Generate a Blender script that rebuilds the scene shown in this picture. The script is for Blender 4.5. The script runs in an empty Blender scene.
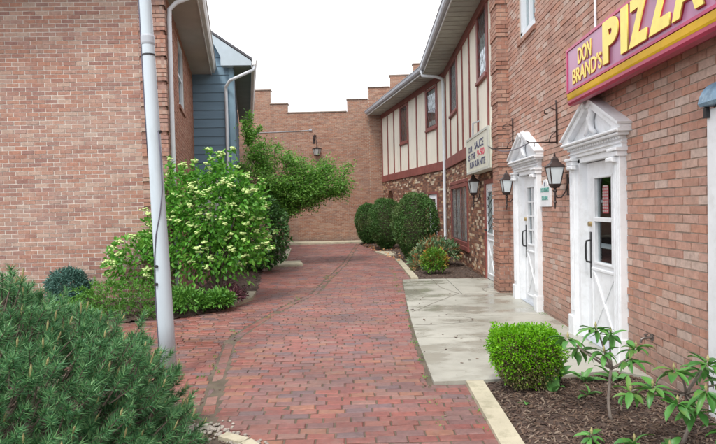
import bpy, math, random
import numpy as np
from mathutils import Vector, Matrix, noise
random.seed(7)
RNG = np.random.default_rng(11)
SC = bpy.context.scene
COL = SC.collection

# ------------------------------------------------------------------ camera
F_PX, CX, CY = 560.0, 358.0, 222.0
VPX, VPY, ROLL = 371.0, 208.0, math.radians(1.2)
EYE = 1.5
Yc = Vector((VPX - CX, CY - VPY, -F_PX)).normalized()
Xc = Vector((math.cos(ROLL), math.sin(ROLL), -(math.cos(ROLL)*Yc.x + math.sin(ROLL)*Yc.y)/Yc.z)).normalized()
Zc = Xc.cross(Yc)
cam_d = bpy.data.cameras.new('camera')
cam = bpy.data.objects.new('camera', cam_d)
COL.objects.link(cam)
R = Matrix((Xc, Yc, Zc)).to_4x4()
cam.matrix_world = Matrix.Translation((0, 0, EYE)) @ R
cam_d.sensor_width = 36.0
cam_d.lens = 36.0*F_PX/716.0
cam_d.clip_start = 0.05
cam_d.clip_end = 2000
SC.camera = cam

# ------------------------------------------------------------------ light
SUN_EL, SUN_AZ = math.radians(58), math.radians(200)     # azimuth measured clockwise from +Y
w = bpy.data.worlds.new('World'); SC.world = w; w.use_nodes = True
nt = w.node_tree; nt.nodes.clear()
sky = nt.nodes.new('ShaderNodeTexSky'); sky.sky_type = 'NISHITA'; sky.sun_disc = False
sky.sun_elevation = SUN_EL; sky.sun_rotation = SUN_AZ; sky.air_density = 1.0; sky.dust_density = 3.0
tc = nt.nodes.new('ShaderNodeTexCoord')
cn = nt.nodes.new('ShaderNodeTexNoise'); cn.inputs['Scale'].default_value = 1.6; cn.inputs['Detail'].default_value = 5
cr = nt.nodes.new('ShaderNodeValToRGB')
cr.color_ramp.elements[0].position = 0.3; cr.color_ramp.elements[0].color = (7.6, 7.7, 8.1, 1)
cr.color_ramp.elements[1].position = 0.75; cr.color_ramp.elements[1].color = (9.4, 9.4, 9.5, 1)
mx = nt.nodes.new('ShaderNodeMix'); mx.data_type = 'RGBA'; mx.inputs[0].default_value = 0.9
bg = nt.nodes.new('ShaderNodeBackground'); bg.inputs[1].default_value = 0.125
wo = nt.nodes.new('ShaderNodeOutputWorld')
nt.links.new(tc.outputs['Generated'], cn.inputs['Vector']); nt.links.new(cn.outputs[0], cr.inputs[0])
nt.links.new(sky.outputs[0], mx.inputs[6]); nt.links.new(cr.outputs[0], mx.inputs[7])
nt.links.new(mx.outputs[2], bg.inputs[0]); nt.links.new(bg.outputs[0], wo.inputs[0])
sd = bpy.data.lights.new('sun', 'SUN'); sd.energy = 1.3; sd.angle = math.radians(14); sd.color = (1, 0.96, 0.9)
sun = bpy.data.objects.new('sun', sd); COL.objects.link(sun)
tosun = Vector((math.sin(SUN_AZ)*math.cos(SUN_EL), math.cos(SUN_AZ)*math.cos(SUN_EL), math.sin(SUN_EL)))
sun.rotation_euler = tosun.to_track_quat('Z', 'Y').to_euler()
vs = SC.view_settings
vs.view_transform = 'Standard'; vs.look = 'None'; vs.exposure = 0.98; vs.gamma = 1.0; vs.use_curve_mapping = False

# ------------------------------------------------------------------ materials
def _m(name):
    m = bpy.data.materials.new(name); m.use_nodes = True
    return m, m.node_tree, m.node_tree.nodes['Principled BSDF']

def N(nt, t, **kw):
    n = nt.nodes.new(t)
    for k, v in kw.items():
        if k in n.inputs: n.inputs[k].default_value = v
        else: setattr(n, k, v)
    return n

def ramp(nt, src, stops, interp='LINEAR'):
    r = nt.nodes.new('ShaderNodeValToRGB'); r.color_ramp.interpolation = interp
    e = r.color_ramp.elements
    while len(e) < len(stops): e.new(0.5)
    for el, (p, c) in zip(e, stops):
        el.position = p; el.color = (*c, 1)
    nt.links.new(src, r.inputs[0]); return r.outputs[0]

def mixc(nt, fac, a, b, mode='MIX'):
    n = nt.nodes.new('ShaderNodeMix'); n.data_type = 'RGBA'; n.blend_type = mode
    for i, v in ((0, fac), (6, a), (7, b)):
        if hasattr(v, 'is_linked'): nt.links.new(v, n.inputs[i])
        elif i == 0: n.inputs[0].default_value = v
        else: n.inputs[i].default_value = (*v, 1)
    return n.outputs[2]

def world_noise(nt, scale, detail=4, stretch=(1, 1, 1), rough=0.6):
    g = nt.nodes.new('ShaderNodeNewGeometry')
    mp = nt.nodes.new('ShaderNodeMapping'); mp.inputs['Scale'].default_value = stretch
    n = N(nt, 'ShaderNodeTexNoise', Scale=scale, Detail=detail, Roughness=rough)
    nt.links.new(g.outputs['Position'], mp.inputs[0]); nt.links.new(mp.outputs[0], n.inputs['Vector'])
    return n.outputs[0]

def add_bump(nt, b, h, strength=0.3, dist=0.01):
    n = nt.nodes.new('ShaderNodeBump'); n.inputs['Strength'].default_value = strength; n.inputs['Distance'].default_value = dist
    nt.links.new(h, n.inputs['Height']); nt.links.new(n.outputs[0], b.inputs['Normal'])

def plain(name, c, rough=0.5, var=0.12, scale=3.0, bump=0.0, bscale=60, metal=0.0, spec=0.5, stretch=(1, 1, 1), dirt=None, dirt_amt=0.3):
    m, nt, b = _m(name)
    n = world_noise(nt, scale, 5, stretch)
    lo = tuple(max(0, x*(1-var)) for x in c); hi = tuple(min(1, x*(1+var)) for x in c)
    o = ramp(nt, n, [(0.3, lo), (0.7, hi)])
    if dirt:
        d = world_noise(nt, scale*2.3, 6, stretch, 0.7)
        f = ramp(nt, d, [(0.5, (0, 0, 0)), (0.72, (dirt_amt,)*3)])
        o = mixc(nt, f, o, dirt)
    nt.links.new(o, b.inputs['Base Color'])
    b.inputs['Roughness'].default_value = rough; b.inputs['Metallic'].default_value = metal
    b.inputs['Specular IOR Level'].default_value = spec
    if bump: add_bump(nt, b, world_noise(nt, bscale, 4), bump, 0.005)
    return m

def brick_mat(name, cols, rough=0.85, stain=None, stain_amt=0.4, stain_scale=0.9, bump=0.5, mottle=0.0, wet=None, spec=0.3, grime=0.25, foot=0.0):
    m, nt, b = _m(name)
    g = nt.nodes.new('ShaderNodeNewGeometry')
    k = len(cols)
    o = ramp(nt, g.outputs['Random Per Island'], [(i/k, c) for i, c in enumerate(cols)], 'CONSTANT')
    v = world_noise(nt, 22, 5)
    sh = ramp(nt, v, [(0.25, (0.72,)*3), (0.75, (1.22,)*3)])
    o = mixc(nt, 1.0, o, sh, 'MULTIPLY')
    if mottle:
        mo = ramp(nt, world_noise(nt, .7, 6, (1, 1.6, 1), .7), [(0.32, (1-mottle,)*3), (0.62, (1.12,)*3)])
        o = mixc(nt, 1.0, o, mo, 'MULTIPLY')
    if stain:
        s = world_noise(nt, stain_scale, 6, (1, 1, 2.4), 0.7)
        f = ramp(nt, s, [(0.42, (0, 0, 0)), (0.68, (stain_amt,)*3)])
        s2 = world_noise(nt, 14, 4, (1, 1, 3))
        f2 = ramp(nt, s2, [(0.35, (0.25,)*3), (0.65, (1,)*3)])
        f = mixc(nt, 1.0, f, f2, 'MULTIPLY')
        o = mixc(nt, f, o, stain)
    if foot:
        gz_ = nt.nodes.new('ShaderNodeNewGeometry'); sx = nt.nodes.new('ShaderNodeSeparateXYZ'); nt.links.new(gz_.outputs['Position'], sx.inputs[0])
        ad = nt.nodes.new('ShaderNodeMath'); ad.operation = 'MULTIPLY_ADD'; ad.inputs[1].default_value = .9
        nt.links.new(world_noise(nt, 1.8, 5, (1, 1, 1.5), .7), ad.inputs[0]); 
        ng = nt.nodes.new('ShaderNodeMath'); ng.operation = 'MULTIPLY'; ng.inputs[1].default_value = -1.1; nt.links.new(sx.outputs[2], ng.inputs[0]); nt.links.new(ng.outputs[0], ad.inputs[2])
        o = mixc(nt, ramp(nt, ad.outputs[0], [(0.0, (0, 0, 0)), (0.4, (foot,)*3)]), o, (.17, .14, .115))  # wall foot darkened: contact shade painted into the colour, mixed with splash dirt
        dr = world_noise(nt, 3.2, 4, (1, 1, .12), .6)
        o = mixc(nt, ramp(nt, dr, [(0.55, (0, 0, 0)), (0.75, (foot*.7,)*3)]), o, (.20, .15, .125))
    sp = world_noise(nt, 130, 3)
    o = mixc(nt, ramp(nt, sp, [(0.58, (0, 0, 0)), (0.75, (grime,)*3)]), o, (0.12, 0.09, 0.08))
    nt.links.new(o, b.inputs['Base Color'])
    b.inputs['Specular IOR Level'].default_value = spec
    if wet:
        wn = world_noise(nt, 1.3, 4)
        rr = ramp(nt, wn, [(0.35, (wet[0],)*3), (0.65, (wet[1],)*3)])
        nt.links.new(rr, b.inputs['Roughness'])
    else: b.inputs['Roughness'].default_value = rough
    add_bump(nt, b, world_noise(nt, 90, 5, rough=0.7), bump, 0.004)
    return m

def leaf_mat(name, cols, rough=0.5, trans=0.25, spec=0.4, patch=None, patch_amt=0.5, patch_scale=3):
    m, nt, b = _m(name)
    g = nt.nodes.new('ShaderNodeNewGeometry')
    k = len(cols)
    o = ramp(nt, g.outputs['Random Per Island'], [((i+0.5)/k, c) for i, c in enumerate(cols)])
    if patch:
        f = ramp(nt, world_noise(nt, patch_scale, 3), [(0.5, (0, 0, 0)), (0.62, (patch_amt,)*3)])
        o = mixc(nt, f, o, patch)
    nt.links.new(o, b.inputs['Base Color'])
    b.inputs['Roughness'].default_value = rough; b.inputs['Specular IOR Level'].default_value = spec
    if trans:
        t = nt.nodes.new('ShaderNodeBsdfTranslucent'); nt.links.new(o, t.inputs[0])
        ms = nt.nodes.new('ShaderNodeMixShader'); ms.inputs[0].default_value = trans
        out = nt.nodes['Material Output']
        nt.links.new(b.outputs[0], ms.inputs[1]); nt.links.new(t.outputs[0], ms.inputs[2]); nt.links.new(ms.outputs[0], out.inputs[0])
    return m

def glass_mat(name, tint=(0.55, 0.6, 0.62), rough=0.03):
    m, nt, b = _m(name); nt.nodes.remove(b)
    t = N(nt, 'ShaderNodeBsdfTransparent'); t.inputs[0].default_value = (*tint, 1)
    g = nt.nodes.new('ShaderNodeBsdfGlossy'); g.inputs['Roughness'].default_value = rough; g.inputs[0].default_value = (0.9, 0.95, 1, 1)
    fr = nt.nodes.new('ShaderNodeFresnel'); fr.inputs[0].default_value = 1.5
    n = world_noise(nt, 1.5, 2); bp = nt.nodes.new('ShaderNodeBump'); bp.inputs['Strength'].default_value = 0.1; bp.inputs['Distance'].default_value = 0.03
    nt.links.new(n, bp.inputs['Height']); nt.links.new(bp.outputs[0], g.inputs['Normal'])
    ms = nt.nodes.new('ShaderNodeMixShader')
    gb = nt.nodes.new('ShaderNodeNewGeometry'); mu = nt.nodes.new('ShaderNodeMath'); mu.operation = 'SUBTRACT'; mu.use_clamp = True
    nt.links.new(fr.outputs[0], mu.inputs[0]); nt.links.new(gb.outputs['Backfacing'], mu.inputs[1])
    nt.links.new(mu.outputs[0], ms.inputs[0]); nt.links.new(t.outputs[0], ms.inputs[1]); nt.links.new(g.outputs[0], ms.inputs[2])
    nt.links.new(ms.outputs[0], nt.nodes['Material Output'].inputs[0])
    return m

M = {}
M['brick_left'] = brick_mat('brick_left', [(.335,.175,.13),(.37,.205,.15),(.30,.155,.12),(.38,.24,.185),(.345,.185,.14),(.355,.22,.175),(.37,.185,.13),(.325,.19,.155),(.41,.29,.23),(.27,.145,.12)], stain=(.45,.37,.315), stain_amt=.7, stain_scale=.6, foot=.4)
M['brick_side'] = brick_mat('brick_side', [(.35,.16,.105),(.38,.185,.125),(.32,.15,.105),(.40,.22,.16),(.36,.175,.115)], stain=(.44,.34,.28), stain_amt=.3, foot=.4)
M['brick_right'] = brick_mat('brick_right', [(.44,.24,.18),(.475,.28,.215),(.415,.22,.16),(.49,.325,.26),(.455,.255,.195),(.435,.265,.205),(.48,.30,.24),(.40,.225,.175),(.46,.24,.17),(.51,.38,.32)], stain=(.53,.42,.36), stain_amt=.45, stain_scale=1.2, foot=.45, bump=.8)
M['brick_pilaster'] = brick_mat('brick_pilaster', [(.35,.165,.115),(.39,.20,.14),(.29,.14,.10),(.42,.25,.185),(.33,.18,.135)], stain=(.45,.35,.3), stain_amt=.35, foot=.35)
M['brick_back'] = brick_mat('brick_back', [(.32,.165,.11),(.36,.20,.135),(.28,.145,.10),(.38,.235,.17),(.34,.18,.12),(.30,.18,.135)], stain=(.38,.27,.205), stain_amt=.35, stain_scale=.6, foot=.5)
M['brick_clinker'] = brick_mat('brick_clinker', [(.24,.11,.07),(.34,.17,.105),(.13,.07,.05),(.60,.44,.30),(.28,.13,.085),(.40,.22,.14),(.17,.09,.065),(.68,.56,.42),(.25,.13,.09),(.31,.14,.09),(.52,.34,.2),(.2,.1,.07)], grime=.35)
M['mortar_light'] = plain('mortar_light', (.60,.55,.49), .95, .14, 6, .3, 80, dirt=(.38,.33,.28), dirt_amt=.6)
M['mortar_mid'] = plain('mortar_mid', (.42,.35,.29), .95, .2, 6, .3, 80, dirt=(.25,.2,.16), dirt_amt=.6)
M['mortar_dark'] = plain('mortar_dark', (.28,.22,.18), .95, .15, 6, .3, 80)
M['paver'] = brick_mat('paver', [(.25,.085,.068),(.28,.105,.08),(.23,.075,.065),(.20,.095,.09),(.29,.125,.08),(.26,.115,.10),(.285,.09,.07),(.165,.10,.105),(.245,.095,.075),(.265,.135,.11),(.235,.075,.062),(.19,.095,.09),(.26,.085,.07),(.22,.11,.10)], wet=(.34,.62), bump=1.0, spec=.42, stain=(.215,.16,.14), stain_amt=.65, stain_scale=1.3, grime=.6, mottle=.38)
M['paver_joint'] = plain('paver_joint', (.11,.085,.062), .95, .35, 5, .5, 70, dirt=(.12,.12,.06), dirt_amt=.6)
M['white_paint'] = plain('white_paint', (.74,.76,.78), .45, .07, 4, .15, 40, dirt=(.42,.41,.38), dirt_amt=.32)
M['white_metal'] = plain('white_metal', (.66,.70,.74), .45, .07, 4, dirt=(.4,.4,.4), dirt_amt=.2)
M['grey_fascia'] = plain('grey_fascia', (.40,.43,.47), .4, .1, 4, dirt=(.22,.22,.22), dirt_amt=.4)
M['pale_fascia'] = plain('pale_fascia', (.62,.62,.60), .45, .08, 4, dirt=(.35,.34,.32), dirt_amt=.3)
M['rake_blue'] = plain('rake_blue', (.42,.50,.55), .5, .08, 3)
M['tap_metal'] = plain('tap_metal', (.14,.12,.11), .45, .2, 20, metal=.5)
M['notice_red'] = plain('notice_red', (.34,.05,.06), .5, .3, 30)
M['lead_pale'] = plain('lead_pale', (.36,.30,.29), .7, .3, 20)
M['soffit'] = plain('soffit', (.44,.46,.42), .7, .14, 2, .1, dirt=(.24,.24,.21), dirt_amt=.4)
M['soffit_tan'] = plain('soffit_tan', (.42,.41,.38), .7, .1, 2)
M['soffit_green'] = plain('soffit_green', (.13,.16,.13), .8, .15, 2)
M['maroon'] = plain('maroon', (.245,.072,.060), .55, .25, 3, .15, 50, dirt=(.33,.16,.13), dirt_amt=.5)
M['cream'] = plain('cream', (.84,.79,.67), .85, .05, 2, .35, 120, dirt=(.60,.57,.47), dirt_amt=.4, stretch=(1,1,.35))
M['siding'] = plain('siding', (.17,.28,.37), .6, .1, 2, .1, 60, stretch=(.4,1,3))
M['siding_trim'] = plain('siding_trim', (.25,.40,.50), .6, .08, 3)
M['shingle'] = plain('shingle', (.10,.10,.11), .9, .3, 8, .5, 60)
M['concrete'] = None
M['iron'] = plain('iron', (.045,.03,.028), .5, .3, 12, metal=.3)
M['black'] = plain('black', (.02,.02,.022), .4, .2, 8)
M['brass'] = plain('brass', (.45,.33,.16), .35, .2, 20, metal=.9)
M['dark_room'] = plain('dark_room', (.03,.03,.035), .9, .2, 2)
M['frost'] = plain('frost', (.62,.68,.70), .25, .08, 9, spec=.6)
M['glass'] = glass_mat('glass', (.85,.88,.88))
M['lead'] = plain('lead', (.10,.10,.11), .5, .2, 9)
M['curtain'] = plain('curtain', (.70,.72,.70), .9, .2, 9, stretch=(1,5,.2))
M['sign_face'] = plain('sign_face', (.40,.16,.29), .30, .18, 1.6, spec=.7, dirt=(.34,.18,.24), dirt_amt=.5, stretch=(1,1,.3))
M['sign_maroon'] = plain('sign_maroon', (.36,.018,.065), .35, .2, 3, spec=.6)
M['sign_pink'] = plain('sign_pink', (.46,.045,.13), .35, .15, 4, dirt=(.3,.08,.12), dirt_amt=.4)
M['sign_yellow'] = plain('sign_yellow', (.86,.72,.16), .4, .07, 5, dirt=(.66,.52,.14), dirt_amt=.5)
M['sign_gold'] = plain('sign_gold', (.66,.40,.02), .35, .2, 3)
M['sign_red'] = plain('sign_red', (.42,.03,.05), .4, .1, 3)
M['marquee'] = plain('marquee', (.66,.68,.58), .4, .06, 3, dirt=(.45,.45,.36), dirt_amt=.4)
M['marquee_edge'] = plain('marquee_edge', (.50,.53,.48), .4, .08, 3)
M['letter_dark'] = plain('letter_dark', (.05,.06,.13), .5, .1, 5)
M['letter_red'] = plain('letter_red', (.60,.08,.13), .5, .1, 5)
M['letter_green'] = plain('letter_green', (.10,.30,.26), .5, .1, 5)
M['copper'] = plain('copper', (.17,.30,.42), .4, .3, 9, dirt=(.45,.6,.68), dirt_amt=.6)
M['pole'] = plain('pole', (.50,.57,.62), .42, .06, 1.5, .1, 30, stretch=(3,3,.6), dirt=(.36,.40,.42), dirt_amt=.45)
M['cable'] = plain('cable', (.12,.11,.15), .6, .1, 5)
M['bark'] = plain('bark', (.12,.09,.07), .9, .3, 14, .8, 60)
M['bark_grey'] = plain('bark_grey', (.24,.20,.17), .9, .25, 14, .8, 60)
M['flower'] = plain('flower', (.52,.66,.26), .7, .2, 20)
M['candle'] = plain('candle', (.30,.27,.12), .8, .35, 25)
M['stone'] = plain('stone', (.33,.30,.26), .85, .3, 19, .5, 40)

def concrete_mat():
    m, nt, b = _m('concrete')
    o = ramp(nt, world_noise(nt, .9, 6, (1,1,1), .65), [(0.32, (.29,.285,.24)), (0.5, (.37,.365,.315)), (0.7, (.44,.435,.375))])
    f = ramp(nt, world_noise(nt, .95, 5, (1,1.5,1), .62), [(0.48, (0,0,0)), (0.60, (.65,)*3)])
    o = mixc(nt, f, o, (.24,.23,.185))
    sp = ramp(nt, world_noise(nt, 160, 3), [(0.55, (0,0,0)), (0.75, (.35,)*3)])
    o = mixc(nt, sp, o, (.2,.19,.17))
    nt.links.new(o, b.inputs['Base Color'])
    rr = ramp(nt, world_noise(nt, .95, 5, (1,1.5,1), .62), [(0.42, (.7,)*3), (0.58, (.12,)*3)])
    nt.links.new(rr, b.inputs['Roughness'])
    add_bump(nt, b, world_noise(nt, 120, 4), .25, .002)
    return m
M['concrete'] = concrete_mat()
M['curb'] = plain('curb', (.46,.42,.31), .75, .15, 2.5, .5, 90, dirt=(.2,.19,.12), dirt_amt=.75)
M['mulch'] = plain('mulch', (.07,.046,.035), .95, .45, 20, 1.0, 60)
M['chips'] = brick_mat('chips', [(.09,.055,.04),(.13,.085,.06),(.06,.04,.032),(.17,.12,.09),(.08,.05,.04),(.11,.07,.05),(.22,.17,.13)], grime=.1, bump=.3)
M['needle'] = leaf_mat('needle', [(.045,.155,.06),(.085,.235,.085),(.14,.32,.12),(.065,.20,.09),(.20,.38,.15)], .5, .15)
M['yew'] = leaf_mat('yew', [(.05,.13,.028),(.08,.19,.042),(.115,.25,.06),(.06,.15,.035)], .55, .18, patch=(.15,.15,.06), patch_amt=.4, patch_scale=2.2)
M['boxleaf'] = leaf_mat('boxleaf', [(.11,.32,.008),(.17,.45,.012),(.25,.56,.02),(.14,.38,.01)], .4, .35, .4)
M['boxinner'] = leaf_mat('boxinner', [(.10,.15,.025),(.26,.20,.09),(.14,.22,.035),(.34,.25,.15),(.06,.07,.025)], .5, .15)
M['viburnum'] = leaf_mat('viburnum', [(.07,.25,.025),(.13,.37,.045),(.22,.49,.07),(.09,.30,.035)], .45, .35)
M['treeleaf'] = leaf_mat('treeleaf', [(.09,.24,.035),(.16,.36,.055),(.25,.48,.085),(.11,.29,.045)], .5, .35)
M['darkleaf'] = leaf_mat('darkleaf', [(.04,.11,.03),(.06,.16,.04),(.08,.20,.045)], .45, .2)
M['juniper'] = leaf_mat('juniper', [(.06,.21,.03),(.11,.29,.04),(.15,.36,.05),(.08,.22,.03)], .55, .2)
M['bluespruce'] = leaf_mat('bluespruce', [(.07,.17,.14),(.11,.24,.19),(.09,.20,.17),(.05,.12,.09)], .55, .1)
M['rhodo'] = leaf_mat('rhodo', [(.05,.18,.035),(.08,.25,.05),(.11,.31,.06),(.065,.21,.045)], .4, .2, .45, patch=(.16,.22,.05), patch_amt=.5, patch_scale=9)
M['sage'] = leaf_mat('sage', [(.10,.20,.09),(.20,.32,.18),(.15,.27,.11),(.08,.17,.06)], .5, .15, patch=(.50,.17,.07), patch_amt=.7, patch_scale=3.5)
M['limeshrub'] = leaf_mat('limeshrub', [(.11,.27,.03),(.17,.38,.035),(.08,.18,.025)], .45, .2, patch=(.62,.20,.05), patch_amt=.85, patch_scale=3.3)
M['sprout'] = leaf_mat('sprout', [(.10,.28,.07),(.14,.35,.09)], .4, .25)
M['purple'] = leaf_mat('purple', [(.16,.05,.08),(.10,.05,.06),(.2,.1,.1)], .5, .15)
M['litter'] = leaf_mat('litter', [(.45,.20,.08),(.35,.15,.07),(.5,.28,.14)], .8, .0)
M['ground'] = plain('ground', (.16,.15,.13), .95, .2, .6, .5, 30)
M['roof_dark'] = M['shingle']

# ------------------------------------------------------------------ mesh tools
class Fr:                                       # local frame: u along the face, n out of it, z up
    def __init__(s, x, y, ux, uy, nx, ny, z=0):
        s.o = Vector((x, y, z)); s.u = Vector((ux, uy, 0)).normalized(); s.n = Vector((nx, ny, 0)).normalized(); s.z = Vector((0, 0, 1))
    def __call__(s, u, n, z): return s.o + s.u*u + s.n*n + s.z*z
    def at(s, u, n=0, z=0):
        f = Fr(0, 0, s.u.x, s.u.y, s.n.x, s.n.y); f.o = s(u, n, z); return f
WORLD = Fr(0, 0, 1, 0, 0, 1)                     # u = x, n = y

class MB:
    def __init__(s): s.v = []; s.f = []; s.m = []
    def add(s, vs, fs, mi=0):
        b = len(s.v); s.v += [tuple(v) for v in vs]
        for f in fs: s.f.append(tuple(b+i for i in f)); s.m.append(mi)
        return s
    def box(s, fr, u0, u1, n0, n1, z0, z1, mi=0, back=True):
        P = [fr(u, n, z) for u in (u0, u1) for n in (n0, n1) for z in (z0, z1)]
        fs = [(0,1,3,2),(4,6,7,5),(0,4,5,1),(2,3,7,6),(0,2,6,4),(1,5,7,3)]
        if not back: fs.remove((0,4,5,1))
        return s.add(P, fs, mi)
    def bevbox(s, fr, u0, u1, n0, n1, z0, z1, b=.006, mi=0):   # chamfered front edges
        P = [fr(u, n0, z) for u, z in ((u0,z0),(u1,z0),(u1,z1),(u0,z1))]
        P += [fr(u, n1-b, z) for u, z in ((u0,z0),(u1,z0),(u1,z1),(u0,z1))]
        P += [fr(u, n1, z) for u, z in ((u0+b,z0+b),(u1-b,z0+b),(u1-b,z1-b),(u0+b,z1-b))]
        fs = [(3,2,1,0),(8,9,10,11)]
        for i in range(4):
            j = (i+1) % 4
            fs += [(i, j, 4+j, 4+i), (4+i, 4+j, 8+j, 8+i)]
        return s.add(P, fs, mi)
    def prism_uz(s, fr, poly, n0, n1, mi=0):
        k = len(poly); P = [fr(u, n0, z) for u, z in poly]+[fr(u, n1, z) for u, z in poly]
        return s.add(P, [tuple(range(k))[::-1], tuple(range(k, 2*k))]+[(i, (i+1) % k, k+(i+1) % k, k+i) for i in range(k)], mi)
    def prism_nz(s, fr, poly, u0, u1, mi=0):
        k = len(poly); P = [fr(u0, n, z) for n, z in poly]+[fr(u1, n, z) for n, z in poly]
        return s.add(P, [tuple(range(k))[::-1], tuple(range(k, 2*k))]+[(i, (i+1) % k, k+(i+1) % k, k+i) for i in range(k)], mi)
    def prism_xy(s, poly, z0, z1, mi=0):
        k = len(poly); P = [(x, y, z0) for x, y in poly]+[(x, y, z1) for x, y in poly]
        return s.add(P, [tuple(range(k))[::-1], tuple(range(k, 2*k))]+[(i, (i+1) % k, k+(i+1) % k, k+i) for i in range(k)], mi)
    def tube(s, pts, r, seg=8, mi=0, cap=True):
        pts = [Vector(p) for p in pts]; n = len(pts)
        rs = r if isinstance(r, (list, tuple)) else [r]*n
        b = len(s.v); prev = None
        for i, p in enumerate(pts):
            d = (pts[min(i+1, n-1)]-pts[max(i-1, 0)]).normalized()
            if prev is None:
                a = d.orthogonal().normalized()
            else:
                a = (prev - d*prev.dot(d))
                a = a.normalized() if a.length > 1e-6 else d.orthogonal().normalized()
            prev = a; c = d.cross(a)
            for k in range(seg):
                t = 2*math.pi*k/seg; s.v.append(tuple(p+(a*math.cos(t)+c*math.sin(t))*rs[i]))
        for i in range(n-1):
            for k in range(seg):
                k2 = (k+1) % seg
                s.f.append((b+i*seg+k, b+i*seg+k2, b+(i+1)*seg+k2, b+(i+1)*seg+k)); s.m.append(mi)
        if cap:
            s.f.append(tuple(b+k for k in range(seg))[::-1]); s.m.append(mi)
            s.f.append(tuple(b+(n-1)*seg+k for k in range(seg))); s.m.append(mi)
        return s
    def lathe(s, c, prof, seg=16, mi=0, rot=0):            # prof: (radius, z)
        b = len(s.v); c = Vector(c)
        for r, z in prof:
            for k in range(seg):
                t = rot+2*math.pi*k/seg; s.v.append((c.x+r*math.cos(t), c.y+r*math.sin(t), c.z+z))
        for i in range(len(prof)-1):
            for k in range(seg):
                k2 = (k+1) % seg; s.f.append((b+i*seg+k, b+i*seg+k2, b+(i+1)*seg+k2, b+(i+1)*seg+k)); s.m.append(mi)
        s.f.append(tuple(b+k for k in range(seg))[::-1]); s.m.append(mi)
        s.f.append(tuple(b+(len(prof)-1)*seg+k for k in range(seg))); s.m.append(mi)
        return s

def root_loc(p):
    l = Vector((0, 0, 0))
    while p: l += p.location; p = p.parent
    return l

def link(name, me, parent=None, base=None, smooth=False):
    o = bpy.data.objects.new(name, me); COL.objects.link(o)
    if parent is not None:
        o.parent = parent; off = root_loc(parent)
    else:
        if base is None:
            co = np.empty(len(me.vertices)*3); me.vertices.foreach_get('co', co); co = co.reshape(-1, 3)
            lo, hi = co.min(0), co.max(0); base = Vector(((lo[0]+hi[0])/2, (lo[1]+hi[1])/2, lo[2]))
        off = Vector(base); o.location = off
    me.transform(Matrix.Translation(-off))
    if smooth: me.shade_smooth()
    return o

def build(mb, name, mats, parent=None, base=None, smooth=False):
    me = bpy.data.meshes.new(name); me.from_pydata(mb.v, [], mb.f)
    for m in (mats if isinstance(mats, (list, tuple)) else [mats]): me.materials.append(M[m] if isinstance(m, str) else m)
    if any(mb.m): me.polygons.foreach_set('material_index', mb.m)
    me.update()
    return link(name, me, parent, base, smooth)

def tag(o, label, cat, group=None, kind=None):
    if label: o['label'] = label
    if cat: o['category'] = cat
    if group: o['group'] = group
    if kind: o['kind'] = kind
    return o
def structure(o): o['kind'] = 'structure'; return o
def thing(name, loc, label, cat, group=None):
    o = bpy.data.objects.new(name, None); COL.objects.link(o); o.location = loc; o.empty_display_size = .2
    return tag(o, label, cat, group)

# ------------------------------------------------------------------ brickwork
BL, BH, BM = .2032, .0677, .0095
def brickwall(mb, fr, u0, u1, z0, z1, openings=(), depth=.007, jit=.0025, L=BL, H=BH, mort=BM, thick=.2, top=None, mort_back=0.0, phase=0.0):
    """bricks (material 0) proud of a mortar body (material 1); top(u) optionally limits the height"""
    k = 0; z = z0
    while z < z1-.01:
        zt = min(z+H, z1); zc = (z+zt)/2
        segs = [(u0, u1)]
        for (a, b, c, d) in openings:
            if c-.012 < zc < d+.012:
                ns = []
                for s, e in segs:
                    if b <= s or a >= e: ns.append((s, e)); continue
                    if a-s > .02: ns.append((s, a))
                    if e-b > .02: ns.append((b, e))
                segs = ns
        for s, e in segs:
            off = (L/2 if k % 2 else 0)+phase
            x = math.floor((s-off)/L)*L+off
            while x < e:
                a, b = max(x+mort/2, s), min(x+L-mort/2, e)
                if b-a > .02 and (top is None or top((a+b)/2) > zc):
                    j = random.uniform(-jit, jit); t1 = random.uniform(-.0012, .0012)
                    P = [fr(a, -mort_back-.002, z+mort/2), fr(b, -mort_back-.002, z+mort/2), fr(b, -mort_back-.002, zt-mort/2), fr(a, -mort_back-.002, zt-mort/2),
                         fr(a+.001, depth+j, z+mort/2+t1), fr(b-.001, depth+j, z+mort/2-t1), fr(b-.001, depth+j, zt-mort/2-t1), fr(a+.001, depth+j, zt-mort/2+t1)]
                    mb.add(P, [(4,5,6,7),(0,1,5,4),(1,2,6,5),(2,3,7,6),(3,0,4,7)], 0)
                x += L
        z += H; k += 1
    us = sorted(set([u0, u1]+[min(max(v, u0), u1) for o in openings for v in o[:2]]))
    zs = sorted(set([z0, z1]+[min(max(v, z0), z1) for o in openings for v in o[2:]]))
    if top is None:
        for i in range(len(us)-1):
            for j in range(len(zs)-1):
                uc, zc = (us[i]+us[i+1])/2, (zs[j]+zs[j+1])/2
                if any(a < uc < b and c < zc < d for a, b, c, d in openings): continue
                mb.box(fr, us[i], us[i+1], -thick, -mort_back, zs[j], zs[j+1], 1)
    return mb

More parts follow.
